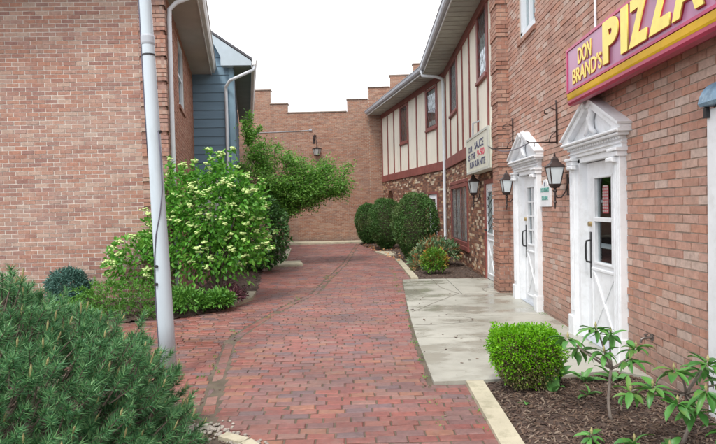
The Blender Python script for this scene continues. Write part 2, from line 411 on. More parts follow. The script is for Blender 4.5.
# ------------------------------------------------------------------ foliage
def leaf_template(kind):
    if kind == 'quad':
        v = [(0,0,0),(.5,.5,.06),(1,0,0),(.5,-.5,.06)]; f = [(0,1,2),(0,2,3)]
    elif kind == 'leaf':
        v = [(0,0,0),(.3,.42,.10),(.68,.38,.06),(1,0,-.12),(.68,-.38,.06),(.3,-.42,.10),(.3,0,0),(.68,0,-.03)]
        f = [(0,6,1),(1,6,7,2),(2,7,3),(0,5,6),(6,5,4,7),(7,4,3)]
    elif kind == 'needle':
        v = [(0,.5,0),(0,-.5,0),(1,0,0)]; f = [(0,1,2)]
    elif kind == 'long':
        v = []; xs = [0,.15,.4,.7,.9,1]; ws = [.10,.34,.5,.42,.2,.0]; dz = [0,.03,.04,-.02,-.12,-.2]
        for x, w_, d in zip(xs, ws, dz): v += [(x, w_, d+.10*w_), (x, 0, d-.02), (x, -w_, d+.10*w_)]
        f = []
        for i in range(len(xs)-1):
            a = i*3; f += [(a, a+1, a+4, a+3), (a+1, a+2, a+5, a+4)]
    return np.array(v, float), f

def scatter(name, pos, dirs, length, width, kind, mat, parent=None, up=None, jitter=.5, smooth=False, base=None):
    """one mesh of leaves: pos (n,3), dirs (n,3) leaf axes; random roll, length and width per leaf"""
    tv, tf = leaf_template(kind); n = len(pos)
    d = dirs/np.linalg.norm(dirs, axis=1, keepdims=True)
    upv = np.tile([0, 0, 1.], (n, 1)) if up is None else up
    upv = upv+RNG.normal(0, jitter, (n, 3))
    side = np.cross(upv, d); side /= np.linalg.norm(side, axis=1, keepdims=True)+1e-9
    nor = np.cross(d, side)
    Ls = length*RNG.uniform(.7, 1.25, n); Ws = width*RNG.uniform(.75, 1.25, n)
    V = pos[:, None, :]+tv[None, :, 0, None]*d[:, None, :]*Ls[:, None, None]+tv[None, :, 1, None]*side[:, None, :]*Ws[:, None, None]+tv[None, :, 2, None]*nor[:, None, :]*Ls[:, None, None]
    k = len(tv); V = V.reshape(-1, 3)
    loops = []; starts = []; tot = 0; lens = []
    tl = [i for f in tf for i in f]; tlen = [len(f) for f in tf]
    L_ = (np.array(tl)[None, :]+np.arange(n)[:, None]*k).reshape(-1)
    lens = np.tile(tlen, n); starts = np.concatenate([[0], np.cumsum(lens)[:-1]])
    me = bpy.data.meshes.new(name)
    me.vertices.add(len(V)); me.vertices.foreach_set('co', V.reshape(-1).astype(np.float32))
    me.loops.add(len(L_)); me.loops.foreach_set('vertex_index', L_.astype(np.int32))
    me.polygons.add(len(lens)); me.polygons.foreach_set('loop_start', starts.astype(np.int32)); me.polygons.foreach_set('loop_total', lens.astype(np.int32))
    me.update(calc_edges=True); me.validate()
    me.materials.append(M[mat] if isinstance(mat, str) else mat)
    return link(name, me, parent, base, smooth)

def unit(n, zmin=-1):
    a = RNG.normal(0, 1, (n*3+60, 3)); a /= np.linalg.norm(a, axis=1, keepdims=True)
    return a[a[:, 2] > zmin][:n]
def nz(p, s=1.0, o=0): return noise.noise(Vector((p[0]*s+o, p[1]*s, p[2]*s)))

def blob_points(c, rad, n, zmin=-.9, shell=(.8, 1.0), lump=.12, ls=3.0, power=2.0, taper=0.0):
    """points near the surface of a lumpy (super)ellipsoid, with outward directions"""
    u = unit(n, zmin); p4 = np.abs(u)**power
    k = 1/(p4.sum(1))**(1/power); s = u*k[:, None]
    l = np.array([1+lump*2*nz(q, ls, c[0]*3+c[1]) for q in u])
    r = RNG.uniform(shell[0]**3, shell[1]**3, len(u))**(1/3)
    pos = s*(l*r)[:, None]*np.array(rad)
    pos[:, :2] *= (1-taper*np.clip(-u[:, 2:3], 0, 1))
    pos = pos+np.array(c)
    d = u/np.array(rad); d /= np.linalg.norm(d, axis=1, keepdims=True)
    return pos, d

def branch(mb, p0, p1, r0, r1, bend=.1, seg=6, n=6):
    p0 = Vector(p0); p1 = Vector(p1); L = (p1-p0).length
    o = Vector((random.uniform(-1, 1), random.uniform(-1, 1), random.uniform(-.3, .6)))*bend*L
    pts = []
    for i in range(n+1):
        t = i/n; pts.append(p0.lerp(p1, t)+o*math.sin(math.pi*t)+Vector((random.uniform(-1,1),random.uniform(-1,1),random.uniform(-1,1)))*L*.012)
    pts[0] = p0; mb.tube(pts, [r0+(r1-r0)*i/n for i in range(n+1)], seg)
    return pts

# ------------------------------------------------------------------ text
def text_mesh(txt, height, width, frame_pt, xdir, up, nrm, name, mat, parent, extr=.01, bold=.0, align_left=True, mat2=None):
    cu = bpy.data.curves.new(name, 'FONT'); cu.body = txt; cu.size = 1; cu.offset = bold; cu.extrude = .5
    ob = bpy.data.objects.new(name, cu); COL.objects.link(ob)
    dg = bpy.context.evaluated_depsgraph_get(); dg.update()
    me = bpy.data.meshes.new_from_object(ob.evaluated_get(dg))
    bpy.data.objects.remove(ob); bpy.data.curves.remove(cu)
    co = np.empty(len(me.vertices)*3); me.vertices.foreach_get('co', co); co = co.reshape(-1, 3)
    lo, hi = co.min(0), co.max(0)
    x = (co[:, 0]-lo[0])/(hi[0]-lo[0])*width; y = (co[:, 1]-lo[1])/(hi[1]-lo[1])*height; z = (co[:, 2]-lo[2])/(hi[2]-lo[2])*extr
    X, U, Nn, P = map(lambda q: np.array(q, float), (xdir, up, nrm, frame_pt))
    V = P+x[:, None]*X+y[:, None]*U+z[:, None]*Nn
    me.vertices.foreach_set('co', V.reshape(-1)); me.update()
    me.materials.clear(); me.materials.append(M[mat])
    me.name = name
    return link(name, me, parent)

# ================================================================== GROUND
g = MB(); g.add([(-300,-300,-.06),(300,-300,-.06),(300,300,-.06),(-300,300,-.06)], [(0,1,2,3)])
structure(build(g, 'ground', 'ground', base=(0,0,-.06)))

SEAM = [(-1.18,3.7),(-1.30,4.2),(-1.47,5.1),(-1.69,6.4),(-1.63,7.1),(-1.34,8.9),(-1.08,9.9),(-1.0,11.5),(-.79,15.1),(-.6,24)]
def seam_x(y):
    if y <= SEAM[0][1]: return SEAM[0][0]
    for (xa, ya), (xb, yb) in zip(SEAM, SEAM[1:]):
        if ya <= y <= yb: return xa+(xb-xa)*(y-ya)/(yb-ya)
    return SEAM[-1][0]
def inpoly(x, y, P):
    c = False; j = len(P)-1
    for i in range(len(P)):
        if (P[i][1] > y) != (P[j][1] > y) and x < (P[j][0]-P[i][0])*(y-P[i][1])/(P[j][1]-P[i][1])+P[i][0]: c = not c
        j = i
    return c
BED_NEAR_R = [(.93,.3),(.91,4.72),(1.3,4.76),(1.75,4.84),(2.13,4.95),(2.36,4.6),(2.36,.3)]
BED_FAR_R = [(.92,11.52),(2.36,11.52),(2.39,17.3),(.70,24.6),(-.55,24.4),(-.35,22.2),(.30,19.7),(.78,16.0)]
BED_LEFT = [(-9,7.3),(-4.2,7.25),(-3.3,7.62),(-2.72,7.84),(-2.34,8.3),(-2.12,9.35),(-2.2,10.6),(-2.75,13.9),(-3.6,14.2),(-3.3,9.1),(-3.3,9.2),(-9,9.2)]
BED_FRONT = [(-6,1.2),(-1.15,1.2),(-.88,2.9),(-.80,3.40),(-.92,3.58),(-1.08,3.72),(-1.32,3.86),(-1.72,4.5),(-2.4,5.3),(-6,5.3)]
BED_BACK = [(-3.1,16.1),(-2.55,16.1),(-3.1,20.8),(-3.6,23.6),(-5.6,23.6),(-3.9,15.9)]
SIDEWALK = [(.46,4.7),(2.36,4.7),(2.36,11.52),(.62,11.52),(.46,6.5)]
def blocked(x, y, m=0):
    return any(inpoly(x, y, P) for P in (BED_NEAR_R, BED_FAR_R, BED_LEFT, BED_FRONT, BED_BACK, SIDEWALK))
def gz(x, y): return .010*noise.noise(Vector((x*.9, y*.7, 3)))+.006*noise.noise(Vector((x*2.7, y*2.3, 9)))-.010*math.exp(-((x-seam_x(y))/.16)**2)

pv = MB(); js = MB()
PL, PW = .197, .0905
def paver(cx, cy, ang, l, w_):
    dx, dy = math.cos(ang), math.sin(ang); z = gz(cx, cy)+random.gauss(0, .0022)
    l2, w2 = l/2-.0045+random.uniform(-.002, .0015), w_/2-.004+random.uniform(-.002, .001); b = .006
    tx, ty = random.gauss(0, .012), random.gauss(0, .016)
    P = []
    for (a, c, h) in ((-l2,-w2,-.05),(l2,-w2,-.05),(l2,w2,-.05),(-l2,w2,-.05),(-l2,-w2,-b),(l2,-w2,-b),(l2,w2,-b),(-l2,w2,-b),(-l2+b,-w2+b,0),(l2-b,-w2+b,0),(l2-b,w2-b,0),(-l2+b,w2-b,0)):
        if h > -.04: a += random.uniform(-.0015,.0015); c += random.uniform(-.0015,.0015)
        P.append((cx+a*dx-c*dy, cy+a*dy+c*dx, z+h+(a*tx+c*ty if h > -.04 else 0)))
    fs = [(8,9,10,11)]
    for i in range(4):
        j = (i+1) % 4; fs += [(i,j,4+j,4+i),(4+i,4+j,8+j,8+i)]
    pv.add(P, fs)
def lay(zone, ang, x0, x1, y0, y1):
    ca, sa = math.cos(ang), math.sin(ang); r = 0
    v = y0-3
    while v < y1+3:
        off = (PL/2 if r % 2 else 0)+random.uniform(-.03, .03); u = x0-4+off
        wob = .02*math.sin(v*1.3)
        while u < x1+4:
            ll = PL*random.uniform(.97, 1.03)
            uc = u+ll/2; x = uc*ca-v*sa; y = uc*sa+v*ca+wob*math.sin(x0+x*.8)
            if x0 < x < x1 and y0 < y < y1:
                ins = [zone(x+(t-.5)*ll*ca, y+(t-.5)*ll*sa) for t in (.04, .2, .35, .5, .65, .8, .96)]
                if all(ins): paver(x, y, ang+random.gauss(0, .012)+.015*math.sin(x*1.1+y*.4), ll, PW)
                elif any(ins):
                    ts = [t for t, q in zip((0, .2, .35, .5, .65, .8, 1), ins) if q]; ta, tb = min(ts), max(ts)
                    if (tb-ta)*ll > .03:
                        tm = (ta+tb)/2-.5; paver(x+tm*ll*ca, y+tm*ll*sa, ang, (tb-ta)*ll+.02, PW)
            u += ll
        v += PW; r += 1
def zone_r(x, y): return x > seam_x(y)+.10 and not blocked(x, y)
def zone_l(x, y): return x < seam_x(y)-.035 and not blocked(x, y)
lay(zone_r, math.radians(1.2), -2.2, 2.4, .6, 24.7)
lay(zone_l, math.radians(7.0), -7.5, -.4, 3.4, 24.7)
lay(lambda x, y: not blocked(x, y) , 0, -1.0, .9, .55, .6)
y = 4.0                                           # soldier course down the seam
while y < 24.4:
    x = seam_x(y)+.035; a = math.atan2(.2, seam_x(y+.2)-seam_x(y))
    if random.random() < .97 and not blocked(x, y): paver(x, y, a, PL, .105)
    y += .2
structure(build(pv, 'brick_path', 'paver', base=(0,0,0)))
n = 90; jv = []; jf = []
xs = np.linspace(-8, 2.6, 160); ys = np.linspace(.3, 25, 260)
for yy in ys:
    for xx in xs: jv.append((xx, yy, gz(xx, yy)-.0070+.0068*math.exp(-((xx-seam_x(yy)-.06)/.13)**2)*max(0, min(1, .42+1.6*noise.noise(Vector((xx*3, yy*1.6, 2)))))))
for i in range(len(ys)-1):
    for j in range(len(xs)-1):
        a = i*len(xs)+j; jf.append((a, a+1, a+1+len(xs), a+len(xs)))
js.add(jv, jf); structure(build(js, 'path_bedding', 'paver_joint', base=(0,0,0)))

# sidewalk: slabs with open joints
sw = MB()
def slab(poly, z=.02): sw.prism_xy(poly, -.05, z)
slab([(.50,4.715),(1.46,4.80),(1.46,6.32),(.485,6.30)]); slab([(1.472,4.81),(2.14,4.975),(2.345,4.72),(2.345,6.34),(1.472,6.32)])
slab([(.485,6.312),(2.345,6.352),(2.345,7.55),(.50,7.50)]); slab([(.50,7.512),(2.345,7.562),(2.345,9.46),(.545,9.42)])
slab([(.548,9.432),(1.5,9.46),(1.5,11.50),(.62,11.50)]); slab([(1.512,9.46),(2.345,9.472),(2.345,11.50),(1.512,11.50)])
structure(build(sw, 'sidewalk', 'concrete', base=(0,0,0)))
ck = MB()                                          # hairline crack as a thin dark sliver lying in the slab surface
def crack(pts, w_=.009):
    for (xa, ya), (xb, yb) in zip(pts, pts[1:]):
        d = Vector((xb-xa, yb-ya, 0)); n_ = Vector((-d.y, d.x, 0)).normalized()*w_/2
        ck.add([(xa-n_.x, ya-n_.y, .0225),(xb-n_.x, yb-n_.y, .0225),(xb+n_.x, yb+n_.y, .0225),(xa+n_.x, ya+n_.y, .0225)], [(0,1,2,3)])
def wig(pts, k=6):
    o = []
    for (xa, ya), (xb, yb) in zip(pts, pts[1:]):
        for i in range(k):
            t = i/k; o.append((xa+(xb-xa)*t+random.gauss(0,.006), ya+(yb-ya)*t+random.gauss(0,.012)))
    o.append(pts[-1]); return o
crack(wig([(.52,7.0),(1.0,7.05),(1.28,7.2),(1.3,7.35),(1.2,7.48)])); crack(wig([(1.2,11.45),(1.25,10.2),(1.45,9.5),(.55,7.9)]), .008)
crack(wig([(2.3,10.3),(1.95,10.0),(1.95,9.6),(2.3,9.2)]))
structure(build(ck, 'sidewalk_cracks', 'paver_joint', base=(0,0,0)))

# curbs
cb = MB()
def strip(pts, w_, z, jag=0):
    for (xa, ya), (xb, yb) in zip(pts, pts[1:]):
        d = Vector((xb-xa, yb-ya, 0)); n_ = Vector((-d.y, d.x, 0)).normalized()*w_/2; e = d.normalized()*.004
        cb.add([(xa-n_.x+e.x, ya-n_.y+e.y, h) for h in (-.05, z)]+[(xb-n_.x-e.x, yb-n_.y-e.y, h) for h in (-.05, z)]+[(xb+n_.x-e.x, yb+n_.y-e.y, h) for h in (-.05, z)]+[(xa+n_.x+e.x, ya+n_.y+e.y, h) for h in (-.05, z)],
               [(0,2,3,1),(2,4,5,3),(4,6,7,5),(6,0,1,7),(1,3,5,7)])
strip([(.83,.3),(.84,2.9),(.84,4.69)], .145, .035)
strip([(.87,11.53),(.80,13.8),(.73,15.9)], .15, .05)
strip([(-.62,3.1),(-.70,3.38),(-.84,3.56),(-1.02,3.66)], .08, .022)
cb.prism_xy([(-2.95,14.35),(-1.82,14.75),(-2.05,15.9),(-3.2,15.7)], -.03, .05)
strip([(-2.56,16.2),(-3.08,20.8)], .16, .06)
cb.prism_xy([(-5.6,23.6),(-3.2,23.75),(.2,24.0),(.1,25.1),(-5.7,25.1)], -.03, .07)
cb.prism_xy([(-2.36,8.7),(-2.16,8.65),(-2.02,9.3),(-2.1,10.0),(-2.26,10.0),(-2.18,9.3)], -.03, .05)
cb.prism_xy([(.08,18.9),(.74,18.7),(.80,17.2),(.45,17.3)], -.03, .045)
structure(build(cb, 'curb', 'curb', base=(0,0,0)))

# mulch beds
def bed(name, P, h, amp, nchips, size=.03, mat='chips'):
    x0, x1 = min(p[0] for p in P), max(p[0] for p in P); y0, y1 = min(p[1] for p in P), max(p[1] for p in P)
    st = max(.05, (x1-x0)/90); nx = int((x1-x0)/st)+1; ny = int((y1-y0)/st)+1
    def edge(x, y):
        best = 9
        for (xa, ya), (xb, yb) in zip(P, P[1:]+P[:1]):
            dx, dy = xb-xa, yb-ya; t = max(0, min(1, ((x-xa)*dx+(y-ya)*dy)/(dx*dx+dy*dy+1e-9)))
            best = min(best, math.hypot(x-xa-t*dx, y-ya-t*dy))
        return best
    def hz(x, y):
        return -.012+(h+.012)*min(1, edge(x, y)/.16+.1)+amp*(noise.noise(Vector((x*1.7, y*1.7, 1)))+.6*noise.noise(Vector((x*7, y*7, 4)))+.4*noise.noise(Vector((x*19, y*19, 6))))
    vs = []; fs = []; idx = {}
    for i in range(nx):
        for j in range(ny):
            x, y = x0+i*st, y0+j*st
            cs = [(x, y), (x+st, y), (x+st, y+st), (x, y+st)]
            if not inpoly(x+st/2, y+st/2, P): continue
            f = []
            for c in cs:
                k = (round(c[0], 4), round(c[1], 4))
                if k not in idx: idx[k] = len(vs); vs.append((c[0], c[1], hz(*c)))
                f.append(idx[k])
            fs.append(f)
    mb = MB(); mb.add(vs, fs)
    mb.prism_xy(P, -.05, -.025)
    for _ in range(nchips):
        x, y = random.uniform(x0, x1), random.uniform(y0, y1)
        if not inpoly(x, y, P): continue
        a = random.uniform(0, 6.28); l = size*random.uniform(.4, 1.5); w_ = size*random.uniform(.12, .35); z = hz(x, y)+.004; t = random.uniform(-.5, .5)
        fr = Fr(x, y, math.cos(a), math.sin(a), -math.sin(a), math.cos(a), z)
        P4 = [fr(-l/2, -w_/2, -t*l/2), fr(l/2, -w_/2, t*l/2), fr(l/2, w_/2, t*l/2), fr(-l/2, w_/2, -t*l/2)]
        P8 = P4+[p+Vector((0, 0, w_*.4)) for p in P4]
        mb.add(P8, [(4,5,6,7),(0,1,5,4),(1,2,6,5),(2,3,7,6),(3,0,4,7)], 1)
    o = build(mb, name, ['mulch', mat], base=(0,0,0)); o['kind'] = 'structure'; return hz
hz_nr = bed('mulch_bed', BED_NEAR_R, .035, .022, 15000, .034)
hz_fr = bed('mulch_bed', BED_FAR_R, .05, .03, 5000, .05)
hz_l = bed('mulch_bed', BED_LEFT, .05, .03, 6000, .05)
hz_f = bed('mulch_bed', BED_FRONT, .0, .02, 12000, .035)
hz_b = bed('mulch_bed', BED_BACK, .05, .03, 1500, .05)

# pebbles and litter at the paving edge
pb = MB()
for _ in range(330):
    t = random.random(); bx = -.72-.62*t; by = 3.44+.38*min(1, t*1.5)+random.gauss(0, .05)
    r = random.uniform(.006, .016)
    pb.lathe((bx+random.gauss(0,.04), by, .0), [(r*.5,0),(r,r*.35),(r*.8,r*.8),(r*.2,r)], 6)
tag(build(pb, 'pebbles', 'stone', base=(-.9,3.7,0)), 'pale pebbles spilled along the ragged near edge of the brick path', 'pebbles', kind='stuff')
pts = np.array([[RNG.uniform(-.4, .9), RNG.uniform(15, 22.5), .06] for _ in range(190)])
pts = np.array([p for p in pts if inpoly(p[0], p[1], BED_FAR_R) or abs(p[0]-(.62-(p[1]-17)*.17)) < .25])
d = RNG.normal(0, 1, (len(pts), 3)); d[:, 2] = .1
tag(scatter('fallen_leaves', pts, d, .09, .06, 'leaf', 'litter'), 'orange fallen leaves scattered under the tall clipped yews', 'leaves', kind='stuff')
# ================================================================== RIGHT BRICK BUILDING
WX = 2.35
RW = Fr(WX, 0, 0, 1, -1, 0)                        # u = y, n = towards the path
rb = thing('brick_building', (3.5,4.5,0), 'pinkish orange brick building with two white pedimented doors along the right of the path', 'building')
D1, D2 = 8.38, 5.83
ops = [(D1-.50, D1+.50, 0, 2.06), (D2-.52, D2+.52, 0, 2.06), (7.95, 8.78, 4.02, 5.6), (2.3, 3.84, 0, 2.12)]
wl = MB(); brickwall(wl, RW, .3, 9.5, -.02, 6.9, ops, depth=.009, jit=.0035, mort=.011)
build(wl, 'wall', ['brick_right', 'mortar_mid'], rb)
bk = MB(); bk.box(RW, .3, 9.95, -3.2, -3.0, -.02, 6.9); bk.box(RW, .3, .5, -3.0, -.2, -.02, 6.9); bk.box(RW, 9.5, 9.9, -3.0, -.2, -.02, 6.9)
build(bk, 'rear_wall', 'mortar_mid', rb)
rf = MB(); rf.prism_nz(RW, [(.25, 6.9), (.25, 7.05), (-3.4, 7.6), (-3.4, 6.9)], .2, 10.0); build(rf, 'roof', 'shingle', rb)
# pilaster with stepped courses
pl = MB(); z = -.02; k = 0
PF = Fr(2.165, 9.5, 1, 0, 0, -1); PS = Fr(2.165, 9.5, 0, 1, -1, 0)
pl.box(PF, .004, .183, -.446, -.004, -.02, 6.9, 1)
while z < 6.9:
    zt = z+BH; out = .022 if (k // 4) % 2 == 0 else .006
    for (fr, a, b, ph) in ((PF, 0, .186, 0), (PS, 0, .45, .1)):
        e = -out
        x = e; 
        cuts = [e, (.065 if k % 2 else .14), b] if fr is PF else [e, .19 if k % 2 else .10, .30 if k % 2 else .36, b]
        for c0, c1 in zip(cuts, cuts[1:]):
            j = random.uniform(-.002, .002)
            pl.box(fr, c0+.004, c1-.004, -.02, out+j, z+.005, zt-.005, 0)
    z = zt; k += 1
build(pl, 'pilaster', ['brick_pilaster', 'mortar_light'], rb)
# upper window of the brick building
wf = MB()
for a, b, c, d in ((7.95,8.04,4.1,5.6),(8.69,8.78,4.1,5.6),(7.95,8.78,4.06,4.14)): wf.box(RW, a, b, -.12, -.02, c, d)
wf.box(RW, 8.34, 8.39, -.10, -.04, 4.14, 5.6)
wno = build(wf, 'window', 'white_metal', rb)
gl = MB(); gl.box(RW, 8.02, 8.72, -.085, -.08, 4.12, 5.6); build(gl, 'pane', 'glass', wno)
dk = MB(); dk.box(RW, 7.9, 8.8, -.60, -.25, 4.0, 5.7); build(dk, 'blind', 'curtain', wno)
sl = MB()
for i in range(9): sl.box(RW, 7.90+i*.103, 7.998+i*.103, -.1, .035, 3.945, 4.012)
build(sl, 'window_sill', 'brick_pilaster', rb)

def door_unit(fr, name_seed, panes):
    """white surround (pilasters, frieze, broken pediment) and a panelled door; fr origin at the door centre on the wall"""
    fr.z = Vector((0, 0, .974))
    s = MB()
    for sg in (-1, 1):
        a, b = sorted((sg*.50, sg*.645))
        s.bevbox(fr, a, b, -.02, .075, .24, 1.98, .006)
        s.bevbox(fr, a-.012, b+.012, -.02, .10, .0, .24, .008)                # plinth
        for q in (.035, .075, .115): s.box(fr, min(a,b)+q-.006, min(a,b)+q+.006, .07, .082, .30, 1.9)  # reeds
        s.bevbox(fr, a-.015, b+.015, -.02, .105, 1.98, 2.03, .008); s.bevbox(fr, a-.03, b+.03, -.02, .12, 2.03, 2.06, .006)
        a, b = sorted((sg*.43, sg*.505)); s.box(fr, a, b, -.10, .035, .0, 2.04)   # jamb
        a, b = sorted((sg*.45, sg*.60)); s.bevbox(fr, a, b, .07, .125, 1.93, 1.975, .01)
    s.box(fr, -.505, .505, -.10, .035, 2.0, 2.06)
    sur = build(s, 'door_surround', 'white_paint', rb)
    e = MB()
    e.bevbox(fr, -.66, .66, -.02, .06, 2.062, 2.17, .006)                     # frieze
    e.bevbox(fr, -.67, .67, -.02, .075, 2.10, 2.118, .004)
    e.bevbox(fr, -.71, .71, -.02, .12, 2.17, 2.20, .008); e.bevbox(fr, -.75, .75, -.02, .14, 2.202, 2.232, .01)
    for i in range(23):                                                         # dentils
        u = -.66+i*.06; e.box(fr, u-.016, u+.016, .055, .085, 2.142, 2.168)
    build(e, 'entablature', 'white_paint', sur)
    p = MB()
    p.prism_uz(fr, [(-.64, 2.234), (.64, 2.234), (.07, 2.54), (-.07, 2.54)], -.02, .045)
    for sg in (-1, 1):                                                          # raking cornices, broken at the top
        q = [(.75*sg, 2.234), (.75*sg, 2.262), (.07*sg, 2.60), (.07*sg, 2.53), (.58*sg, 2.27), (.56*sg, 2.234)]
        p.prism_uz(fr, q if sg > 0 else q[::-1], -.02, .115)
        q = [(.755*sg, 2.264), (.765*sg, 2.285), (.06*sg, 2.64), (.06*sg, 2.607)]
        p.prism_uz(fr, q if sg > 0 else q[::-1], -.02, .14)
        t0 = fr(.13*sg, .10, 2.64); 
        p.tube([fr(.085*sg, -.02, 2.585), fr(.085*sg, .13, 2.585)], .032, 12)
    build(p, 'pediment', 'white_paint', sur)
    o = MB()                                                                    # carved S-shaped ornament
    sp = [(-.13,2.27),(-.06,2.30),(-.01,2.36),(.0,2.43),(-.05,2.48),(-.03,2.54),(.03,2.545),(.05,2.50)]
    o.tube([fr(u, .085, z) for u, z in sp], [.02,.028,.036,.04,.034,.03,.024,.014], 8)
    o.tube([fr(u, .085, z) for u, z in [(.13,2.27),(.08,2.30),(.04,2.35),(.0,2.40)]], [.016,.024,.028,.02], 8)
    o.tube([fr(u, .08, z) for u, z in [(.0,2.54),(.0,2.59),(.0,2.63),(0,2.665)]], [.05,.042,.03,.008], 10)
    build(o, 'ornament', 'white_paint', sur, smooth=True)
    # the leaf
    dl = MB(); y0 = -.045
    if panes == 'two':
        W = [(-.21, .21, .90, 1.34), (-.21, .21, 1.385, 1.81)]
    else: W = [(-.20, .22, .93, 1.80)]
    us = [-.43, W[0][0], W[0][1], .43]; zs = [.03]+[v for q in W for v in q[2:]]+[1.99]
    for i in range(3):
        for j in range(len(zs)-1):
            uc, zc = (us[i]+us[i+1])/2, (zs[j]+zs[j+1])/2
            if any(a < uc < b and c < zc < d for a, b, c, d in W): continue
            dl.box(fr, us[i], us[i+1], y0-.045, y0, zs[j], zs[j+1])
    for a, b, c, d in W:                                                        # glazing bead
        for q in ((a-.025, b+.025, d, d+.025), (a-.025, b+.025, c-.025, c), (a-.025, a, c, d), (b, b+.025, c, d)):
            dl.bevbox(fr, q[0], q[1], y0-.001, y0+.013, q[2], q[3], .004)
    pz = (.14, .80); pu = (-.27, .27)                                           # crossbuck panel
    for q in ((pu[0]-.03, pu[1]+.03, pz[1], pz[1]+.03), (pu[0]-.03, pu[1]+.03, pz[0]-.03, pz[0]), (pu[0]-.03, pu[0], pz[0], pz[1]), (pu[1], pu[1]+.03, pz[0], pz[1])):
        dl.bevbox(fr, q[0], q[1], y0-.001, y0+.014, q[2], q[3], .005)
    for sg in (-1, 1):
        cx_, cz_ = 0, sum(pz)/2; dx, dz = (pu[1]-pu[0])/2, (pz[1]-pz[0])/2; L = math.hypot(dx, dz); nx_, nz_ = -dz/L*sg*.035, dx/L*.035
        q = [(-dx*sg-nx_, cz_-dz-nz_), (-dx*sg+nx_, cz_-dz+nz_), (dx*sg+nx_, cz_+dz+nz_), (dx*sg-nx_, cz_+dz-nz_)]
        q = [(min(max(u, pu[0]+.002), pu[1]-.002), min(max(z, pz[0]+.002), pz[1]-.002)) for u, z in q]
        dl.prism_uz(fr, q if sg > 0 else q[::-1], y0-.001, y0+.012+.003*sg)
    door = build(dl, 'door', 'white_paint', rb)
    gm = MB()
    for a, b, c, d in W: gm.box(fr, a, b, y0-.03, y0-.024, c, d)
    build(gm, 'pane', 'glass', door)
    bb = MB(); bb.box(fr, -.44, .44, -.75, -.7, 0, 2.1); bb.box(fr, -.44, .44, -.7, -.1, 0, .02); bb.box(fr,-.46,-.44,-.75,-.1,0,2.1); bb.box(fr,.44,.46,-.75,-.1,0,2.1); bb.box(fr,-.46,.46,-.75,-.1,2.07,2.1)
    build(bb, 'dark_lobby', 'dark_room', rb)
    if panes == 'two':
        c = MB(); c.box(fr, -.20, .20, y0-.075, y0-.055, 1.545, 1.575); build(c, 'rail', 'grey_fascia', door)
        c = MB(); c.box(fr, -.20, .20, y0-.075, y0-.055, 1.05, 1.10); build(c, 'rail', 'grey_fascia', door)
        pn = MB(); pn.box(fr, -.07, .07, y0-.0235, y0-.021, 1.43, 1.72); ps = build(pn, 'notice', 'notice_red', door)
        ln = MB()
        for i in range(8):
            for j in range(3): ln.box(fr, -.062+j*.048, -.024+j*.048, y0-.0208, y0-.020, 1.445+i*.033, 1.466+i*.033)
        ln.box(fr, -.05, .06, y0-.0208, y0-.020, 1.708, 1.728)
        build(ln, 'notice_lines', 'lead_pale', door)
    else:
        c = MB(); c.box(fr, -.005, .02, y0-.03, y0+.004, .93, 1.80)
        for z in (1.145, 1.36, 1.58): c.box(fr, -.20, .22, y0-.029, y0+.002, z-.010, z+.010)
        build(c, 'muntin', 'white_paint', door)
    h = MB(); hu = .335
    h.bevbox(fr, hu-.022, hu+.022, y0, y0+.008, .70, 1.22, .003)
    h.tube([fr(hu, y0, .88), fr(hu, y0+.05, .89), fr(hu, y0+.06, .93), fr(hu, y0+.06, 1.08), fr(hu, y0+.05, 1.12), fr(hu, y0, 1.13)], .011, 8)
    build(h, 'handle', 'black', door)
    kb = MB(); kb.tube([fr(.33, y0, 1.31), fr(.33, y0+.03, 1.31)], .027, 12); build(kb, 'lock', 'brass', door, smooth=False)
    th = MB(); th.box(fr, -.5, .5, -.12, .03, .0, .03); build(th, 'threshold', 'grey_fascia', rb)
door_unit(RW.at(D1), 1, 'grid')
door_unit(RW.at(D2), 2, 'two')

# shop window surround at the right edge, with a blue metal hood
hs = MB(); hs.bevbox(RW, 3.62, 3.89, -.02, .05, .0, 2.12, .006); hs.box(RW, 2.3, 3.62, -.02, .045, .0, .45); hs.box(RW, 2.3, 3.62, -.02, .045, 1.98, 2.12)
sfr = build(hs, 'window_surround', 'white_paint', rb)
gl = MB(); gl.box(RW, 2.3, 3.62, -.05, -.04, .45, 1.98); build(gl, 'pane', 'glass', sfr)
bb = MB(); bb.box(RW, 2.2, 3.84, -.75, -.7, 0, 2.12); build(bb, 'dark_room', 'dark_room', sfr)
hd = MB(); prof = [(.012, 2.135), (.10, 2.135), (.115, 2.155), (.105, 2.20), (.085, 2.24), (.055, 2.275), (.012, 2.30)]
hd.prism_nz(RW, prof, 2.2, 3.88); build(hd, 'hood', 'copper', rb)
hb = MB(); hb.box(RW, 3.85, 3.885, .052, .075, 2.06, 2.133); build(hb, 'hood_bracket', 'black', rb)

# ------------------------------------------------------------------ pizza sign
sg = thing('shop_sign', (2.2,4.7,2.55), 'long maroon and mauve lit box sign with raised yellow pizza lettering on the brick wall', 'sign')
SY0, SY1 = 3.42, 6.03
s = MB(); s.prism_nz(RW, [(.012, 2.60), (.17, 2.535), (.222, 2.540), (.238, 2.56), (.235, 2.655), (.235, 3.12), (.012, 3.12)], SY0, SY1)
build(s, 'casing', 'sign_maroon', sg)
s = MB(); s.box(RW, SY0+.03, SY1-.03, .22, .243, 2.685, 3.095); build(s, 'face', 'sign_face', sg)
s = MB()
for a, b, c, d in ((SY0, SY1, 3.095, 3.122), (SY0, SY1, 2.662, 2.685), (SY0, SY0+.03, 2.685, 3.095), (SY1-.03, SY1, 2.685, 3.095)): s.box(RW, a, b, .236, .252, c, d)
build(s, 'trim', 'sign_pink', sg)
s = MB(); s.prism_nz(RW, [(.232, 2.592), (.238, 2.588), (.244, 2.605), (.249, 2.655), (.237, 2.657), (.236, 2.61)], SY0+.005, SY1-.01)
